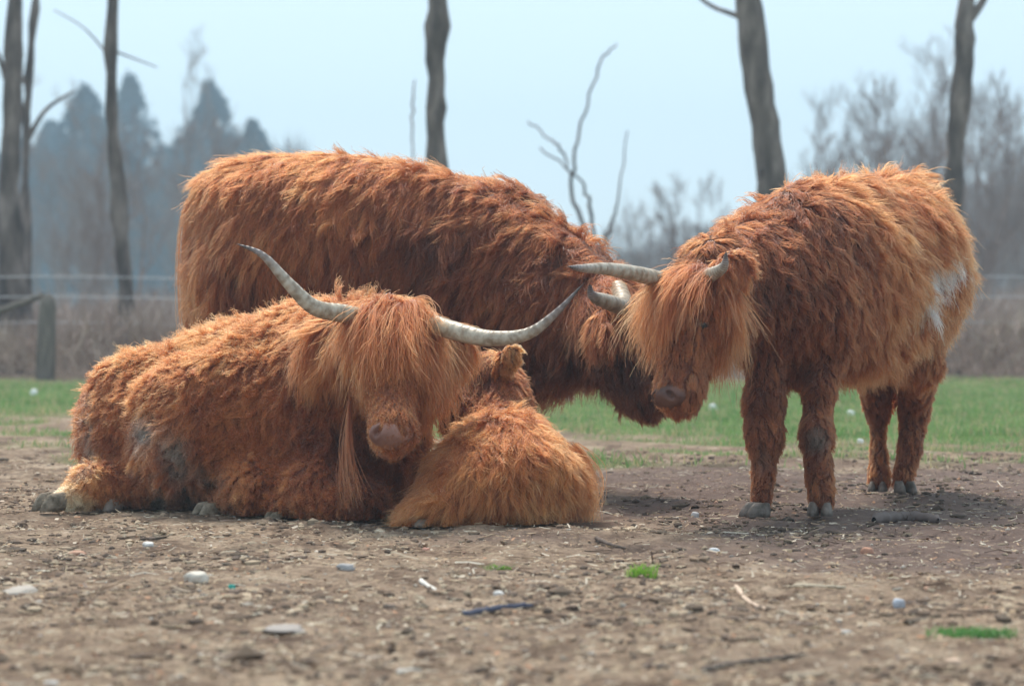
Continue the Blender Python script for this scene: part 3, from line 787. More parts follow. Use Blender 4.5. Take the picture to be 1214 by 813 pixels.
def scatter_strips(name, n, y0, y1, L0, L1, w0, w1, cols, mat, pw=1.0, lift=.004, bend=.35):
    xx, yy = litter_xy(n, y0, y1, pw); zz_ = ground_z(xx, yy)+.003
    L = L0+(L1-L0)*r.random(n)**2; w = r.uniform(w0, w1, n); a = r.uniform(0, 6.28, n); pz = r.normal(size=n)*.16
    d = np.stack([np.cos(a), np.sin(a), 0*a], 1); side = np.stack([-np.sin(a), np.cos(a), r.normal(size=n)*.5], 1)
    side = nz(side)*w[:, None]*.5
    bd = np.stack([-np.sin(a), np.cos(a), r.uniform(0, .5, n)], 1)*(r.normal(size=n)*bend*L)[:, None]
    c = np.stack([xx, yy, zz_+lift*r.random(n)], 1)
    pts = [c-d*L[:, None]*.5, c+bd*.4+np.array([0, 0, 1])*(np.abs(pz)*L*.3)[:, None], c+d*L[:, None]*.5+np.array([0, 0, 1])*(np.maximum(pz, 0)*L)[:, None]]
    V = np.stack([q+s*side for q in pts for s in (-1, 1)], 1)
    base = np.arange(n)[:, None]*6
    Fc = np.concatenate([base+np.array([0, 1, 3, 2]), base+np.array([2, 3, 5, 4])])
    col = np.array(cols)[r.integers(0, len(cols), n)]*r.uniform(.75, 1.2, (n, 1))
    col = np.concatenate([np.repeat(col, 6, 0), np.ones((n*6, 1))], 1)
    return tag(mesh_obj(name, V.reshape(-1, 3), Fc, mat, attrs={'tint': ('FLOAT_COLOR', col)}), kind='stuff')
straws = [(.52, .43, .30), (.42, .33, .22), (.60, .54, .43), (.30, .21, .14), (.20, .14, .10), (.48, .34, .22)]
scatter_strips('straw_litter', 30000, 4.1, 12.0, .008, .045, .0012, .0032, straws, LITTER, 1.4)
scatter_strips('leaf_litter', 3800, 4.1, 13, .006, .024, .004, .011, [(.42, .30, .19), (.25, .16, .10), (.55, .46, .36), (.36, .20, .12)], LITTER, 1.3)
scatter_strips('twig_litter', 900, 4.1, 13, .04, .14, .003, .006, [(.16, .12, .10), (.34, .27, .20), (.50, .44, .36)], LITTER, 1.3)

# meadow grass
def grass(n, y0, y1, dens, h0, h1, w, name, cols):
    xx = r.random(n)*1.0; yy = y0+(y1-y0)*r.random(n); xx = (xx-.5)*2*(.215*yy+.4)
    gz, _, _ = zones(xx, yy); P = np.stack([xx, yy, 0*xx], 1)
    keep = r.random(n) < gz*(.55+.45*np.clip(gn2(P)*.9+.5, 0, 1))*dens; xx, yy, gz = xx[keep], yy[keep], gz[keep]; n = len(xx)
    h = r.uniform(h0, h1, n)*(.6+.7*np.clip(gn5(np.stack([xx, yy, 0*xx], 1)*1.7)+.4, 0, 1)); a = r.uniform(0, 6.28, n)
    s = np.stack([np.cos(a), np.sin(a), 0*a], 1)*(w*r.uniform(.7, 1.3, n))[:, None]
    ln = r.normal(size=(n, 3))*np.array([.45, .45, 0])*h[:, None]
    b = np.stack([xx, yy, ground_z(xx, yy)-.004], 1); up = np.array([0, 0, 1.])
    V = np.stack([b-s, b+s, b+up*h[:, None]*.6+ln*.35-s*.7, b+up*h[:, None]*.6+ln*.35+s*.7, b+up*h[:, None]*.95+ln], 1)
    base = np.arange(n)[:, None]*5
    Fc = np.concatenate([base+np.array([0, 1, 3]), base+np.array([0, 3, 2]), base+np.array([2, 3, 4])])
    P = np.stack([xx, yy, 0*xx], 1); q = np.clip(.5+.45*gn2(P*.8)+r.normal(size=n)*.25, 0, 1)[:, None]
    col = np.array(cols[0])*(1-q)+np.array(cols[1])*q
    dry = r.random(n) < .20+.35*np.clip(gn2(P*1.3+7), 0, 1)+.4*(1-gz); col[dry] = np.array(cols[2])*r.uniform(.7, 1.1, (dry.sum(), 1))
    col = np.concatenate([np.repeat(col, 5, 0), np.ones((n*5, 1))], 1)
    return tag(mesh_obj(name, V.reshape(-1, 3), Fc, BLADE, attrs={'tint': ('FLOAT_COLOR', col)}), kind='stuff')
grass(150000, 11.0, 25.5, 1.0, .022, .060, .0035, 'meadow_grass', [(.13, .26, .08), (.27, .40, .15), (.50, .43, .25)])

# ------------------------------------------------------------------ single things lying on the dirt
def G(px, py):
    Y = HC*F/(py-HZ); X_ = (px-CX)*Y/F
    return np.array((X_, Y, float(ground_z(np.array([X_]), np.array([Y]))[0])))
def stone(px, py, w, h, col, label, name='stone', seed=0, cat='stone', depth=.7, yaw=0.0):
    p = G(px, py); s = p[1]/F; rr = np.random.default_rng(seed+abs(int(px)))
    import bmesh
    bm = bmesh.new(); bmesh.ops.create_icosphere(bm, subdivisions=3, radius=1)
    V = np.array([v.co[:] for v in bm.verts]); Fc = np.array([[v.index for v in f.verts] for f in bm.faces]); bm.free()
    ns = Sines(.42, seed+int(px)); n2 = Sines(1.1, seed+5); V = V*(1+.26*ns(V)+.14*n2(V))[:, None]; V = V+.10*np.round(V*2.2)/2.2
    V = np.sign(V)*np.abs(V)**.85
    V = V*np.array([w*.42*s, w*.42*s*depth, h*.46*s])
    c, q = math.cos(yaw), math.sin(yaw); V = np.stack([V[:, 0]*c-V[:, 1]*q, V[:, 0]*q+V[:, 1]*c, V[:, 2]], 1)
    o = mesh_obj(name, V, Fc, STONE, attrs={'tint': ('FLOAT_COLOR', np.tile([*col, 1], (len(V), 1)))})
    o.location = (p[0], p[1], p[2]+h*.22*s); return tag(o, label, cat)
def stick(pts, wpx, col, label, name='stick', cat='stick', taper=.5, zoff=.0, sides=8):
    q = np.array([G(a, b) for a, b in pts]); s = q[0][1]/F; q[:, 2] += wpx*.45*s+zoff
    p = catmull(q, max(14, 7*len(pts))); t = np.linspace(0, 1, len(p)); rr = np.random.default_rng(abs(int(pts[0][0])))
    rad = wpx*.5*s*(1-taper*t)*(1+.18*np.sin(t*23+pts[0][0])*.5+rr.normal(size=len(p))*.08); rad[0] *= .5; rad[-1] *= .35
    p[1:-1] += rr.normal(size=(len(p)-2, 3))*wpx*.07*s
    o0 = q.mean(0); V, Fc = tube(p-o0, rad, sides)
    o = mesh_obj(name, V, Fc, LITTER, attrs={'tint': ('FLOAT_COLOR', np.tile([*col, 1], (len(V), 1)))}); o.location = o0
    return tag(o, label, cat)
stone(232, 690, 32, 17, (.58, .53, .46), 'largest white stone, lying on the dirt left of centre in front of the lying cow')
stone(22, 700, 40, 11, (.38, .34, .30), 'flat grey stone lying by itself at the left edge of the bare dirt', depth=1.2)
stone(340, 743, 60, 10, (.30, .27, .25), 'long flat grey stone half sunk in the dirt near the bottom', depth=1.0)
stone(90, 653, 24, 9, (.42, .24, .17), 'reddish brown stone below the outstretched hind foot of the lying cow')
stone(176, 646, 15, 8, (.62, .60, .57), 'small pale stone on the dirt below the muddy flank of the lying cow')
stone(410, 673, 22, 9, (.32, .31, .31), 'blue grey flat stone on the dirt below the horned cow head')
stone(1028, 652, 17, 11, (.42, .22, .15), 'rust red stone on dark soil just below the split log')
stone(1066, 710, 16, 12, (.44, .47, .53), 'bluish pebble on the dirt to the right of the pale stick')
stone(848, 650, 13, 7, (.60, .60, .60), 'small light stone between the calf and the front hooves of the young cow')
stone(824, 608, 11, 8, (.50, .50, .51), 'grey pebble just left of the front hooves of the young cow')
stone(1002, 742, 20, 8, (.50, .47, .44), 'pale rounded stone right of the forked root on the dirt')
stone(592, 703, 14, 8, (.64, .62, .60), 'white chip of stone just above the dark blue strap on the dirt')
stone(505, 645, 10, 6, (.50, .26, .20), 'tiny reddish stone on the dirt in front of the calf')
stone(1130, 782, 22, 8, (.55, .40, .30), 'tan stone at the bottom right, below the long green tuft')
stone(462, 712, 18, 6, (.25, .19, .15), 'dark brown clod of earth beside the upright straw', 'earth_clod', cat='clod')
stone(275, 697, 9, 7, (.06, .42, .36), 'tiny turquoise plastic scrap on the dirt beside the white stone', 'plastic_scrap', cat='plastic scrap')
stone(62, 806, 18, 6, (.62, .60, .58), 'white stone chip at the very bottom left of the dirt')
stick([(498, 690), (508, 695), (517, 701)], 6, (.70, .66, .60), 'short white peeled stick lying left of the dark blue strap')
stick([(447, 745), (452, 736), (456, 728)], 3.4, (.60, .54, .44), 'thin pale straw standing up from the dirt near the bottom', 'straw_stalk', 'straw', zoff=.003)
stick([(548, 728), (575, 722), (600, 719), (632, 717)], 9, (.07, .075, .11), 'dark blue frayed strap lying on the dirt in the middle foreground', 'strap', 'strap', .2)
stick([(940, 694), (975, 697), (1003, 698)], 6, (.48, .40, .30), 'straight tan stick on the dirt below the front hooves of the young cow')
stick([(872, 692), (884, 706), (896, 715), (908, 722)], 6, (.58, .44, .34), 'curved pale forked root lying on the dirt right of centre', 'root', 'root')
stick([(832, 796), (870, 786), (915, 782), (956, 779)], 8, (.085, .07, .065), 'long dark stick lying near the bottom right of the dirt')
stick([(930, 802), (955, 800), (978, 796)], 9, (.44, .35, .26), 'thick tan stick just below the long dark stick')
stick([(470, 802), (485, 798), (498, 794)], 6, (.60, .56, .50), 'short pale stick at the bottom edge of the dirt, centre left')
stick([(1036, 618), (1060, 615), (1085, 615), (1112, 618)], 13, (.15, .12, .11), 'dark weathered log lying on the soil behind the hooves of the young cow', 'log', 'log', .15, sides=12)
stick([(762, 790), (780, 793), (796, 792)], 6, (.12, .09, .08), 'short dark twig left of the long dark stick', 'twig', 'twig')
stick([(706, 640), (722, 645), (742, 647)], 6, (.12, .09, .075), 'dark bent twig on the soil just right of the calf', 'twig', 'twig')
def tuft(px, py, wpx, hpx, n, label, cols, low=False):
    p = G(px, py); s = p[1]/F; acc = []; colr = []; rr = np.random.default_rng(int(px))
    for k in range(n):
        b = np.array([rr.uniform(-1, 1)*wpx*.52*s*rr.random()**.6, np.clip(rr.normal(), -1.5, 1.5)*wpx*.14*s, -.004]); hh = hpx*s*rr.uniform(.5, 1.1)
        ln = np.array([rr.normal()*.5, rr.normal()*.4, 0])*hh*(2.2 if low else 1); a = rr.uniform(0, 3.14); sd2 = np.array([math.cos(a), math.sin(a), 0])*.0022
        acc += [b-sd2, b+sd2, b+ln*.4+np.array([0, 0, hh*.6])-sd2*.7, b+ln*.4+np.array([0, 0, hh*.6])+sd2*.7, b+ln+np.array([0, 0, hh*.9])]
        c = np.array(cols[0])+(np.array(cols[1])-np.array(cols[0]))*rr.random(); colr += [[*c, 1]]*5
    V = np.array(acc); base = np.arange(n)[:, None]*5
    Fc = np.concatenate([base+np.array([0, 1, 3]), base+np.array([0, 3, 2]), base+np.array([2, 3, 4])])
    o = mesh_obj('grass_tuft', V, Fc, BLADE, attrs={'tint': ('FLOAT_COLOR', np.array(colr))}); o.location = p
    tag(o, label, 'grass tuft')
tuft(760, 684, 42, 20, 130, 'bright green grass tuft on bare dirt right of the calf', [(.16, .36, .04), (.34, .55, .10)])
tuft(592, 672, 34, 9, 80, 'small green grass tuft just in front of the calf', [(.12, .30, .04), (.28, .45, .10)], True)
tuft(1155, 748, 120, 13, 380, 'long low dark green grass tuft at the right edge of the dirt', [(.05, .20, .05), (.16, .34, .08)], True)
tuft(228, 549, 30, 12, 90, 'green grass tuft where the meadow meets the dirt beside the lying cow', [(.14, .32, .04), (.32, .42, .10)]) if False else None
for px, py, w, lab in ((40, 467, 9, 'white scrap of litter in the grass at the far left beside the lying cow'), (675, 474, 12, 'white scrap in the grass under the neck of the big cow'), (808, 489, 9, 'white scrap in the grass just right of the touching muzzles'), (846, 485, 13, 'white scrap in the grass under the jaw of the young cow'), (1008, 491, 9, 'white scrap in the grass under the belly of the young cow'), (1020, 523, 8, 'white scrap in the grass beside the hind legs of the young cow')):
    o = stone(px, py+3, w, w*.75, (.85, .85, .82), lab, 'litter_scrap', 3, 'litter'); o['group'] = 'white scraps in the meadow grass'; o.location.z += .02

# ================================================================== FENCE
WOOD = noise_mat('weathered_wood', [(.3, (.10, .085, .07)), (.7, (.24, .20, .17))], 9, .9, .8, stretch=(6, 6, .6), bdist=.01)
WIRE, _n, _l, _b = new_mat('galvanised_wire'); _b.inputs['Base Color'].default_value = (.42, .43, .45, 1); _b.inputs['Roughness'].default_value = .5
fn = empty('wire_fence', at(600, 445, 26.5)*np.array((1, 1, 0))); tag(fn, 'wire fence with pale strands running across the back of the meadow', 'fence')
xs = np.linspace(-10, 10, 41)
for z0 in (1.0, .79, .52):
    V, Fc = tube(np.stack([xs, np.full(41, 26.5), z0+.02*np.cos(xs*1.3)], 1), np.full(41, .006), 5); mesh_obj('wire', V, Fc, WIRE, fn)
for px in (-300, 290, 560, 1010, 1420):
    p = at(px, 440, 26.45); V, Fc = tube(np.array([(p[0], p[1], z) for z in (-.1, .3, .7, 1.08, 1.10)]), np.array([.05, .05, .048, .045, .005]), 10); mesh_obj('post', V, Fc, WOOD, fn)
po = empty('wooden_post', at(53, 447, 24.6)*np.array((1, 1, 0))); tag(po, 'stout old wooden post with a sloping rail standing in the scrub at the left', 'fence post')
p = at(53, 447, 24.6)
V, Fc = tube(np.array([(p[0]+.01*k, p[1], z) for k, z in enumerate((-.1, .2, .5, .72, .80, .83))]), np.array([.10, .095, .088, .082, .06, .01]), 14); mesh_obj('post', V, Fc, WOOD, po)
a, b_ = at(-60, 392, 24.9), at(52, 350, 24.72)
V, Fc = tube(np.array([a, (a+b_)/2+np.array((0, 0, .01)), b_]), np.array([.03, .032, .03]), 8); mesh_obj('rail', V, Fc, WOOD, po)

# ================================================================== TREES
BARK = noise_mat('bark', [(.3, (.065, .05, .045)), (.5, (.145, .115, .10)), (.7, (.28, .23, .205))], 7, .95, .9, bscale=16, stretch=(1, 1, .35), bdist=.03)
TWIG = noise_mat('twig_bark', [(.3, (.15, .105, .088)), (.7, (.29, .205, .17))], 6, .95, .3)
def rand_unit(rr): return nz(rr.normal(size=3))
def limb(acc, rr, p, d, L, rad, depth, sides=(7, 4, 3, 3), up=.15, nch=(7, 6, 5), ang=.75, lvl=0, wob=.16, tipf=.25, start=.3):
    n = 6; pts = [np.array(p, float)]; dd = nz(d)
    for k in range(n-1):
        dd = nz(dd+rr.normal(size=3)*wob+np.array([0, 0, up*.4])); pts.append(pts[-1]+dd*L/(n-1))
    pts = np.array(pts); rd = rad*np.linspace(1, tipf, n)
    V, Fc = tube(pts, rd, sides[min(lvl, 3)]); acc.add(V, Fc)
    if depth > 0:
        for k in range(nch[min(lvl, len(nch)-1)]):
            t = start+(1-start)*(k+rr.random())/nch[min(lvl, len(nch)-1)]; t = min(t, .999)*(n-1); i = int(t); q = pts[i]+(pts[i+1]-pts[i])*(t-i)
            ax = pts[i+1]-pts[i]; s = nz(np.cross(ax, rand_unit(rr))); nd = nz(nz(ax)*math.cos(ang)+s*math.sin(ang)*rr.uniform(.7, 1.2)+np.array([0, 0, up]))
            limb(acc, rr, q, nd, L*rr.uniform(.38, .62)*(1.15-.5*t/(n-1)), max(rd[i]*.55, .006), depth-1, sides, up, nch, ang, lvl+1, wob, tipf, .2)
def near_tree(path, widths, Y, label, branches, seed, top_h=8.5, knobs=()):
    """trunk along photo points at distance Y, carried on above the frame into a bare crown"""
    rr = np.random.default_rng(seed)
    pts = [at(px, py, Y) for px, py in path]; s = Y/F
    d = nz(pts[-1]-pts[-2]); z = pts[-1].copy(); rad = [w*.5*s for w in widths]
    k = 0
    while z[2] < top_h:
        d = nz(d+rr.normal(size=3)*.10+np.array([0, 0, .15])); z = z+d*.7; pts.append(z.copy()); rad.append(max(rad[-1]*.84, .02)); k += 1
    base = pts[0].copy(); base[2] = -.15; pts = [base]+pts; rad = [rad[0]*1.25]+rad
    pts = np.array(pts); P = catmull(pts, 60); rd = np.interp(np.linspace(0, len(rad)-1, 60), np.arange(len(rad)), rad)
    rd = rd*(1+.05*np.sin(np.linspace(0, 40, 60)+seed)+np.clip(rr.normal(size=60)-.9, 0, 1)*.32)
    for ky, ks in knobs: rd = rd*(1+ks*np.exp(-((P[:, 2]-at(0, ky, Y)[2])/.09)**2))
    org = np.array((P[0][0], P[0][1], 0))
    t = empty('bare_tree', org); tag(t, label, 'tree')
    V, Fc = tube(P, rd, 14); V = V+nz(V-np.repeat(P, 14, 0))*(Sines(1.5, seed)(V)*.016+Sines(5, seed+3)(V)*.010+Sines(13, seed+9)(V*np.array([1, 1, .4]))*.007)[:, None]
    mesh_obj('trunk', V, Fc, BARK, t)
    for br in branches:
        q = np.array([at(a, b, Y+c) for a, b, c, w in br]); V, Fc = tube(catmull(q, 16), np.interp(np.linspace(0, 1, 16), np.linspace(0, 1, len(br)), [w*.5*s for *_, w in br]), 7); mesh_obj('branch', V, Fc, BARK, t)
    acc = Acc()
    for k in range(9):
        i = int(rr.uniform(.62, .99)*59)
        if P[i][2] < 4.9: continue
        a = rr.uniform(0, 6.28); limb(acc, rr, P[i], (math.cos(a), math.sin(a), .9), rr.uniform(1.2, 2.4), rd[i]*.5, 2, up=.25)
    if acc.V: V, Fc = acc.done(); mesh_obj('crown', V, Fc, TWIG, t)
near_tree([(14, 445), (14, 330), (12, 200), (16, 90), (18, 0)], [32, 29, 25, 21, 18], 27.5, 'thick bare tree trunk at the far left edge behind the fence', [[(13, 120, 0, 7), (0, 70, .1, 6), (-16, 40, .2, 4)]], 1)
near_tree([(33, 440), (32, 300), (30, 200), (34, 100), (42, 0)], [12, 11, 10, 9, 8], 30, 'thin crooked bare tree just right of the thick left trunk', [[(33, 165, 0, 7), (55, 130, 0, 5), (88, 108, 0, 3)], [(30, 100, 0, 4), (20, 80, 0, 3), (6, 64, 0, 2)]], 2)
near_tree([(152, 440), (148, 330), (140, 220), (132, 120), (134, 0)], [20, 19, 17, 14, 12], 27, 'slim leaning bare tree standing left of the big cow', [[(133, 60, 0, 3), (160, 70, 0, 2), (186, 80, .2, 1.2)], [(132, 70, 0, 3), (100, 34, .1, 1.8), (64, 12, .1, 1.2)]], 3)
near_tree([(520, 450), (518, 330), (517, 190), (516, 100), (519, 0)], [28, 26, 22, 22, 25], 26, 'knobbly pruned tree trunk rising directly behind the back of the big cow', [], 4, knobs=((28, .25), (90, .12), (127, .28), (165, .1), (203, .25)))
near_tree([(938, 450), (930, 330), (913, 200), (898, 90), (886, 0)], [46, 44, 36, 35, 32], 26, 'thickest leaning tree trunk, right of centre behind the young cow', [[(883, 22, 0, 8), (865, 16, 0, 6), (838, 4, .1, 5), (800, -30, .2, 4)], [(903, 200, -.2, 5), (899, 225, -.25, 4), (897, 260, -.2, 3)]], 5)
near_tree([(1130, 450), (1128, 330), (1131, 200), (1142, 90), (1144, 22)], [20, 20, 22, 21, 20], 27, 'dark forked bare tree trunk behind the rump of the young cow', [[(1146, 26, 0, 13), (1156, 15, 0, 11), (1170, -10, .1, 9), (1190, -80, .2, 7)]], 6)
# thin sapling between the two heads
sp = empty('sapling', at(712, 440, 30)*np.array((1, 1, 0))); tag(sp, 'thin crooked leafless sapling against the sky between the two standing cows', 'sapling')
def px_tube(pts, Y, name, parent, mat, n=22, sides=6):
    q = catmull([at(a, b, Y+c) for a, b, c, w in pts], n); rd = np.interp(np.linspace(0, 1, n), np.linspace(0, 1, len(pts)), [w*.5*Y/F for *_, w in pts])
    rr = np.random.default_rng(abs(int(pts[0][0]))); q[1:-1] += rr.normal(size=(n-2, 3))*.012
    V, Fc = tube(q, rd, sides); return mesh_obj(name, V, Fc, mat, parent)
px_tube([(714, 445, 0, 8), (710, 330, 0, 7), (700, 285, 0, 6), (684, 250, 0, 6), (677, 222, 0, 5), (683, 175, 0, 4), (697, 120, 0, 3), (712, 72, 0, 3), (731, 52, 0, 2)], 30, 'trunk', sp, BARK, 40)
px_tube([(678, 215, 0, 2), (666, 180, .1, 3.5), (648, 162, .1, 2.5), (626, 144, .2, 2)], 30, 'branch', sp, BARK)
px_tube([(712, 320, 0, 6), (722, 275, 0, 6), (732, 240, 0, 3), (744, 155, 0, 1.6)], 30, 'branch', sp, BARK)
px_tube([(706, 290, 0, 5), (700, 250, 0, 5), (688, 215, 0, 3), (640, 175, 0, 2)], 30, 'branch', sp, BARK)
px_tube([(488, 200, 0, 2), (489, 130, 0, 3), (492, 95, 0, 1.5)], 33, 'shoot', tag(empty('thin_shoot', at(488, 440, 33)*np.array((1, 1, 0))), 'faint thin shoot against the sky left of the knobbly trunk', 'sapling'), TWIG)
sh = [o for o in bpy.data.objects if o.name == 'shoot'][0].parent
px_tube([(487, 440, 0, 6), (488, 320, 0, 5), (488, 200, 0, 4)], 33, 'stem', sh, TWIG)

# bare background trees: a few kinds, copied
def tree_kind(seed, H, multi=1, spread=.5, nch=(9, 7, 5), rad=.09):
    rr = np.random.default_rng(seed); tr, cr = Acc(), Acc()
    for m in range(multi):
        d = nz(np.array([rr.normal()*.15*(multi > 1)*2, rr.normal()*.1, 1])); n = 9; pts = [np.array((rr.normal()*.15*(multi > 1), rr.normal()*.1*(multi > 1), -.1))]
        for k in range(n-1): d = nz(d+rr.normal(size=3)*.09+np.array([0, 0, .12])); pts.append(pts[-1]+d*H*rr.uniform(.95, 1.05)/(n-1))
        pts = np.array(pts); rd = rad*np.linspace(1, .12, n); V, Fc = tube(pts, rd, 6); tr.add(V, Fc)
        for k in range(nch[0]+5):
            t = (.16+.82*rr.random())*(n-1); i = int(min(t, n-1.01)); q = pts[i]+(pts[i+1]-pts[i])*(t-i); a = rr.uniform(0, 6.28)
            limb(cr, rr, q, (math.cos(a)*spread*1.6, math.sin(a)*spread*1.6, 1), H*rr.uniform(.22, .40)*(1.1-.5*t/(n-1)), rd[i]*.5, 2, sides=(4, 3, 3, 3), up=.28, nch=(nch[1], nch[2]), lvl=0)
    return tr.done(), cr.done()
def mesh_data(name, VF, mat):
    V, Fc = VF; me = bpy.data.meshes.new(name); me.vertices.add(len(V)); me.vertices.foreach_set('co', V.astype(np.float32).ravel())
    n, k = Fc.shape; me.loops.add(n*k); me.loops.foreach_set('vertex_index', Fc.ravel().astype(np.int32)); me.polygons.add(n); me.polygons.foreach_set('loop_start', np.arange(0, n*k, k, dtype=np.int32)); me.update(calc_edges=True); me.materials.append(mat); return me
KIND = []
for sd_, H, mu, spd in ((1, 5.5, 1, .5), (2, 6.5, 1, .4), (3, 4.5, 3, .55), (4, 5.0, 2, .6), (5, 3.0, 5, .6)):
    a, b_ = tree_kind(sd_, H, mu, spd, rad=.07 if mu == 1 else .04)
    KIND.append((mesh_data('trunk', a, TWIG), mesh_data('crown', b_, TWIG), H))
def place_tree(k, px, Y, Hm, label, group, name='bare_tree', cat='tree', seed=0):
    tr, cr, H = KIND[k]; p = at(px, 400, Y); rr = np.random.default_rng(seed*31+abs(int(px*7+Y))); s = Hm/H
    t = empty(name, (p[0], p[1], 0)); t.scale = (s*rr.uniform(.85, 1.15), s, s); t.rotation_euler = (0, 0, rr.uniform(0, 6.28)); tag(t, label, cat, group)
    for nm, me in (('trunk', tr), ('crown', cr)):
        o = bpy.data.objects.new(nm, me); C.objects.link(o); o.parent = t
r3 = np.random.default_rng(5)
gl = 'leafless slender tree in the hazy wood behind the left part of the fence'
for k in range(30):
    Y = r3.uniform(45, 130); place_tree(int(r3.integers(0, 4)), r3.uniform(-60, 350), Y, (HZ-r3.uniform(120, 240))*Y/F+.7, gl, 'leafless trees behind the fence at the left', seed=k)
place_tree(1, 243, 75, (360-62)*75/F, 'tallest pale leafless tree in front of the left pines, top against the sky', None)
gr_ = 'leafless grey tree of the copse behind the young cow at the right'
for k, (px, top) in enumerate(((1005, 190), (1035, 150), (1062, 125), (1090, 88), (1112, 105), (1150, 150), (1175, 95), (1205, 130), (1240, 100), (1020, 210), (1080, 170), (1190, 200), (1160, 220), (1225, 180), (1110, 240), (1145, 260), (1185, 280), (1210, 250), (985, 215), (1015, 165), (1048, 135), (1075, 110), (1100, 95), (1125, 120), (1165, 110), (1195, 90), (1220, 115), (1140, 180), (1170, 240), (1200, 210))):
    Y = r3.uniform(42, 95); place_tree(int(r3.integers(0, 4)), px, Y, (HZ-top)*Y/F+.7, gr_, 'leafless trees of the copse at the right', seed=k)
gm = 'low leafless shrub on the skyline between the heads of the standing cows'
for k, (px, top) in enumerate(((700, 270), (735, 275), (760, 240), (785, 250), (812, 228), (838, 262), (870, 270), (680, 290), (650, 285), (905, 250), (940, 230))):
    Y = r3.uniform(60, 110); place_tree(int(r3.integers(2, 5)), px, Y, (HZ-top)*Y/F+.7, gm, 'leafless shrubs on the skyline in the middle', 'bare_shrub', 'shrub', seed=k+50)

# bluish evergreens far behind
NEEDLE = noise_mat('haze_blue_needles', [(.3, (.02, .055, .08)), (.7, (.05, .11, .15))], 3, .9, .2)  # blue of the distant haze painted into the needle colour
def evergreen(px, top, Y, wpx, label, seed):
    rr = np.random.default_rng(seed); H = (HZ-top)*Y/F+HC; p = at(px, 400, Y); Rm = wpx*.5*Y/F
    t = empty('pine_tree', (p[0], p[1], 0)); tag(t, label, 'pine tree')
    V, Fc = tube(np.array([(p[0], p[1], z) for z in np.linspace(-.2, H*.97, 8)]), np.linspace(.5, .06, 8), 8); mesh_obj('trunk', V, Fc, BARK, t)
    n = 14000; h = rr.random(n)**.8; a0 = rr.uniform(0, 6.28, 60); hl = np.sort(rr.random(60))
    j = rr.integers(0, 60, n); hz = np.clip(hl[j]+rr.normal(size=n)*np.where(rr.random(n) < .5, .018, .07), 0, 1); bl = rr.uniform(.7, 1.12, 60)[j]
    q = rr.random(n)**.6; a = a0[j]*1+rr.normal(size=n)*.28/(.3+q); lob = 1+.38*Sines(.35, seed+300)(np.stack([hz*6, np.cos(a)*1.2, np.sin(a)*1.2], 1)); rad_ = Rm*(1-hz**1.6)**.8*bl*q*lob+.2
    z = H*(.14+.86*hz)+rad_*.10+rr.normal(size=n)*.15
    c = np.stack([p[0]+rad_*np.cos(a), p[1]+rad_*np.sin(a), z], 1); s = rr.uniform(.12, .34, n)[:, None]
    u = nz(rr.normal(size=(n, 3))); v = nz(np.cross(u, rr.normal(size=(n, 3))))
    V = np.stack([c-u*s, c+v*s*.7, c+u*s], 1).reshape(-1, 3)
    mesh_obj('crown', V, np.arange(3*n).reshape(n, 3), NEEDLE, t)
evergreen(100, 108, 150, 150, 'broad bluish pine far off behind the leftmost trunks', 1)
evergreen(155, 96, 165, 150, 'dense bluish pine directly behind the slim leaning tree', 2)
evergreen(60, 150, 170, 120, 'low bluish pine farthest left on the horizon', 3)
evergreen(247, 102, 155, 130, 'tall pointed bluish pine just left of the rump of the big cow', 4)
evergreen(300, 150, 148, 90, 'small bluish pine beside the tall pointed one, above the big cow', 5)
evergreen(20, 170, 150, 130, 'wide bluish pine at the far left edge of the photograph', 7)
evergreen(130, 165, 140, 150, 'wide low bluish pine in front of the two tall left pines', 8)
evergreen(270, 170, 142, 130, 'wide low bluish pine in front of the tall pointed one', 9)
evergreen(205, 200, 160, 120, 'low bluish pine filling the gap between the two tall pines', 6)

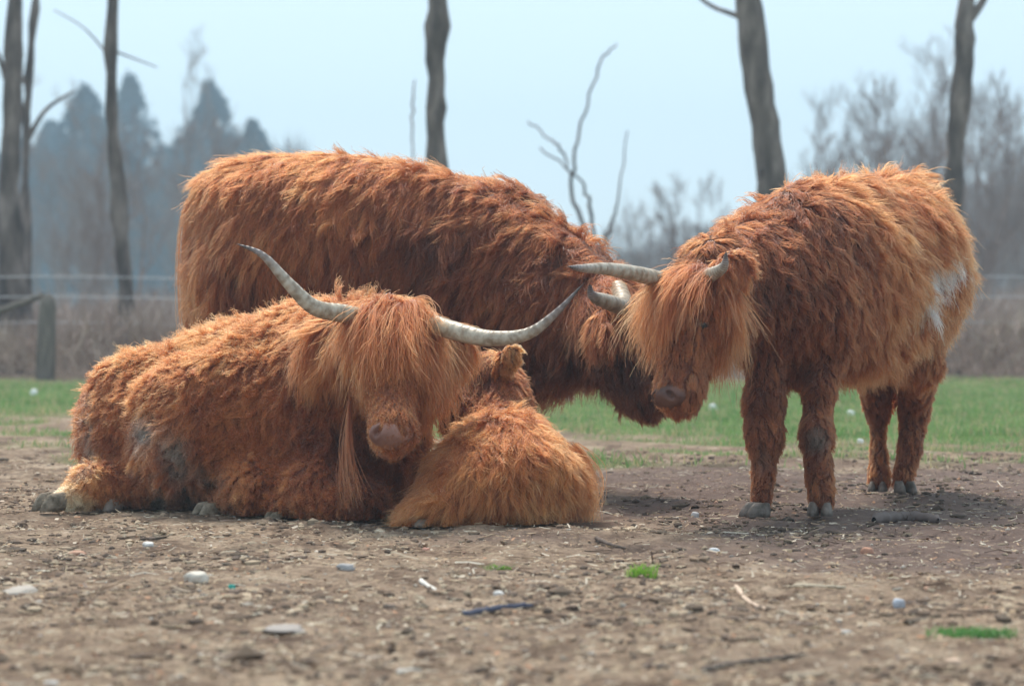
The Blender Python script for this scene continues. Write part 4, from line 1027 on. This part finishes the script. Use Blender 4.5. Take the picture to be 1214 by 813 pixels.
# far-off wood and scrub masses
def wood_mass(name, n, x0, x1, Y0, Y1, topf, size, mat, seed):
    rr = np.random.default_rng(seed); px = rr.uniform(x0, x1, n); Y = rr.uniform(Y0, Y1, n)
    tp = np.array([topf(v) for v in px]) if callable(topf) else np.full(n, topf)
    H = (HZ-tp)*Y/F+HC; z = H*rr.random(n)**.9; c = np.stack([(px-CX)*Y/F, Y, z], 1)
    d = nz(rr.normal(size=(n, 3))*np.array([.5, .5, .3])+np.array([0, 0, 1])); L = size*rr.uniform(.4, 1.3, n)[:, None]; sd2 = nz(np.cross(d, rr.normal(size=(n, 3))))*size*.022
    m = c+d*L*.5+rr.normal(size=(n, 3))*size*.06
    V = np.stack([c-sd2, c+sd2, m+sd2*.7, m-sd2*.7, c+d*L], 1).reshape(-1, 3); b = np.arange(n)[:, None]*5
    Fc = np.concatenate([b+np.array([0, 1, 2]), b+np.array([0, 2, 3]), b+np.array([3, 2, 4])])
    return tag(mesh_obj(name, V, Fc, mat), kind='stuff')
SCRUB = noise_mat('dead_scrub', [(.3, (.20, .135, .11)), (.5, (.36, .265, .22)), (.7, (.50, .40, .33))], 1.5, .95, .2)
wood_mass('distant_wood', 26000, -120, 360, 180, 250, lambda v: 225+25*math.sin(v*.05), 3.2, TWIG, 11)
wood_mass('distant_wood', 16000, 960, 1340, 120, 200, lambda v: 275-50*min(max((v-1080)/120, 0), 1)+12*math.sin(v*.07), 1.8, TWIG, 12)
wood_mass('distant_wood', 12000, 340, 980, 160, 240, lambda v: 305+12*math.sin(v*.045), 1.8, TWIG, 13)
wood_mass('bramble_thicket', 36000, -150, 1360, 24.6, 33, lambda v: 392+8*math.sin(v*.03)+5*math.sin(v*.011+2), .32, SCRUB, 14)
wood_mass('dead_undergrowth', 16000, -150, 1360, 33, 48, lambda v: 368+6*math.sin(v*.02), .5, SCRUB, 15)

# ================================================================== HAZE
hz = bpy.data.materials.new('haze'); hz.use_nodes = True; n_ = hz.node_tree.nodes; n_.clear()
ho = n_.new('ShaderNodeOutputMaterial'); hv = n_.new('ShaderNodeVolumePrincipled')
hv.inputs['Color'].default_value = (.62, .83, 1.0, 1); hv.inputs['Density'].default_value = .0026; hv.inputs['Anisotropy'].default_value = .2
hz.node_tree.links.new(hv.outputs[0], ho.inputs['Volume'])
import itertools
V = np.array([(x_, y_, z_) for x_ in (-160, 160) for y_ in (-20, 430) for z_ in (-1.2, 34)], float)
Fc = [(0, 1, 3, 2), (4, 6, 7, 5), (0, 4, 5, 1), (2, 3, 7, 6), (0, 2, 6, 4), (1, 5, 7, 3)]
tag(mesh_obj('haze', V, Fc, hz, smooth=False), kind='stuff')
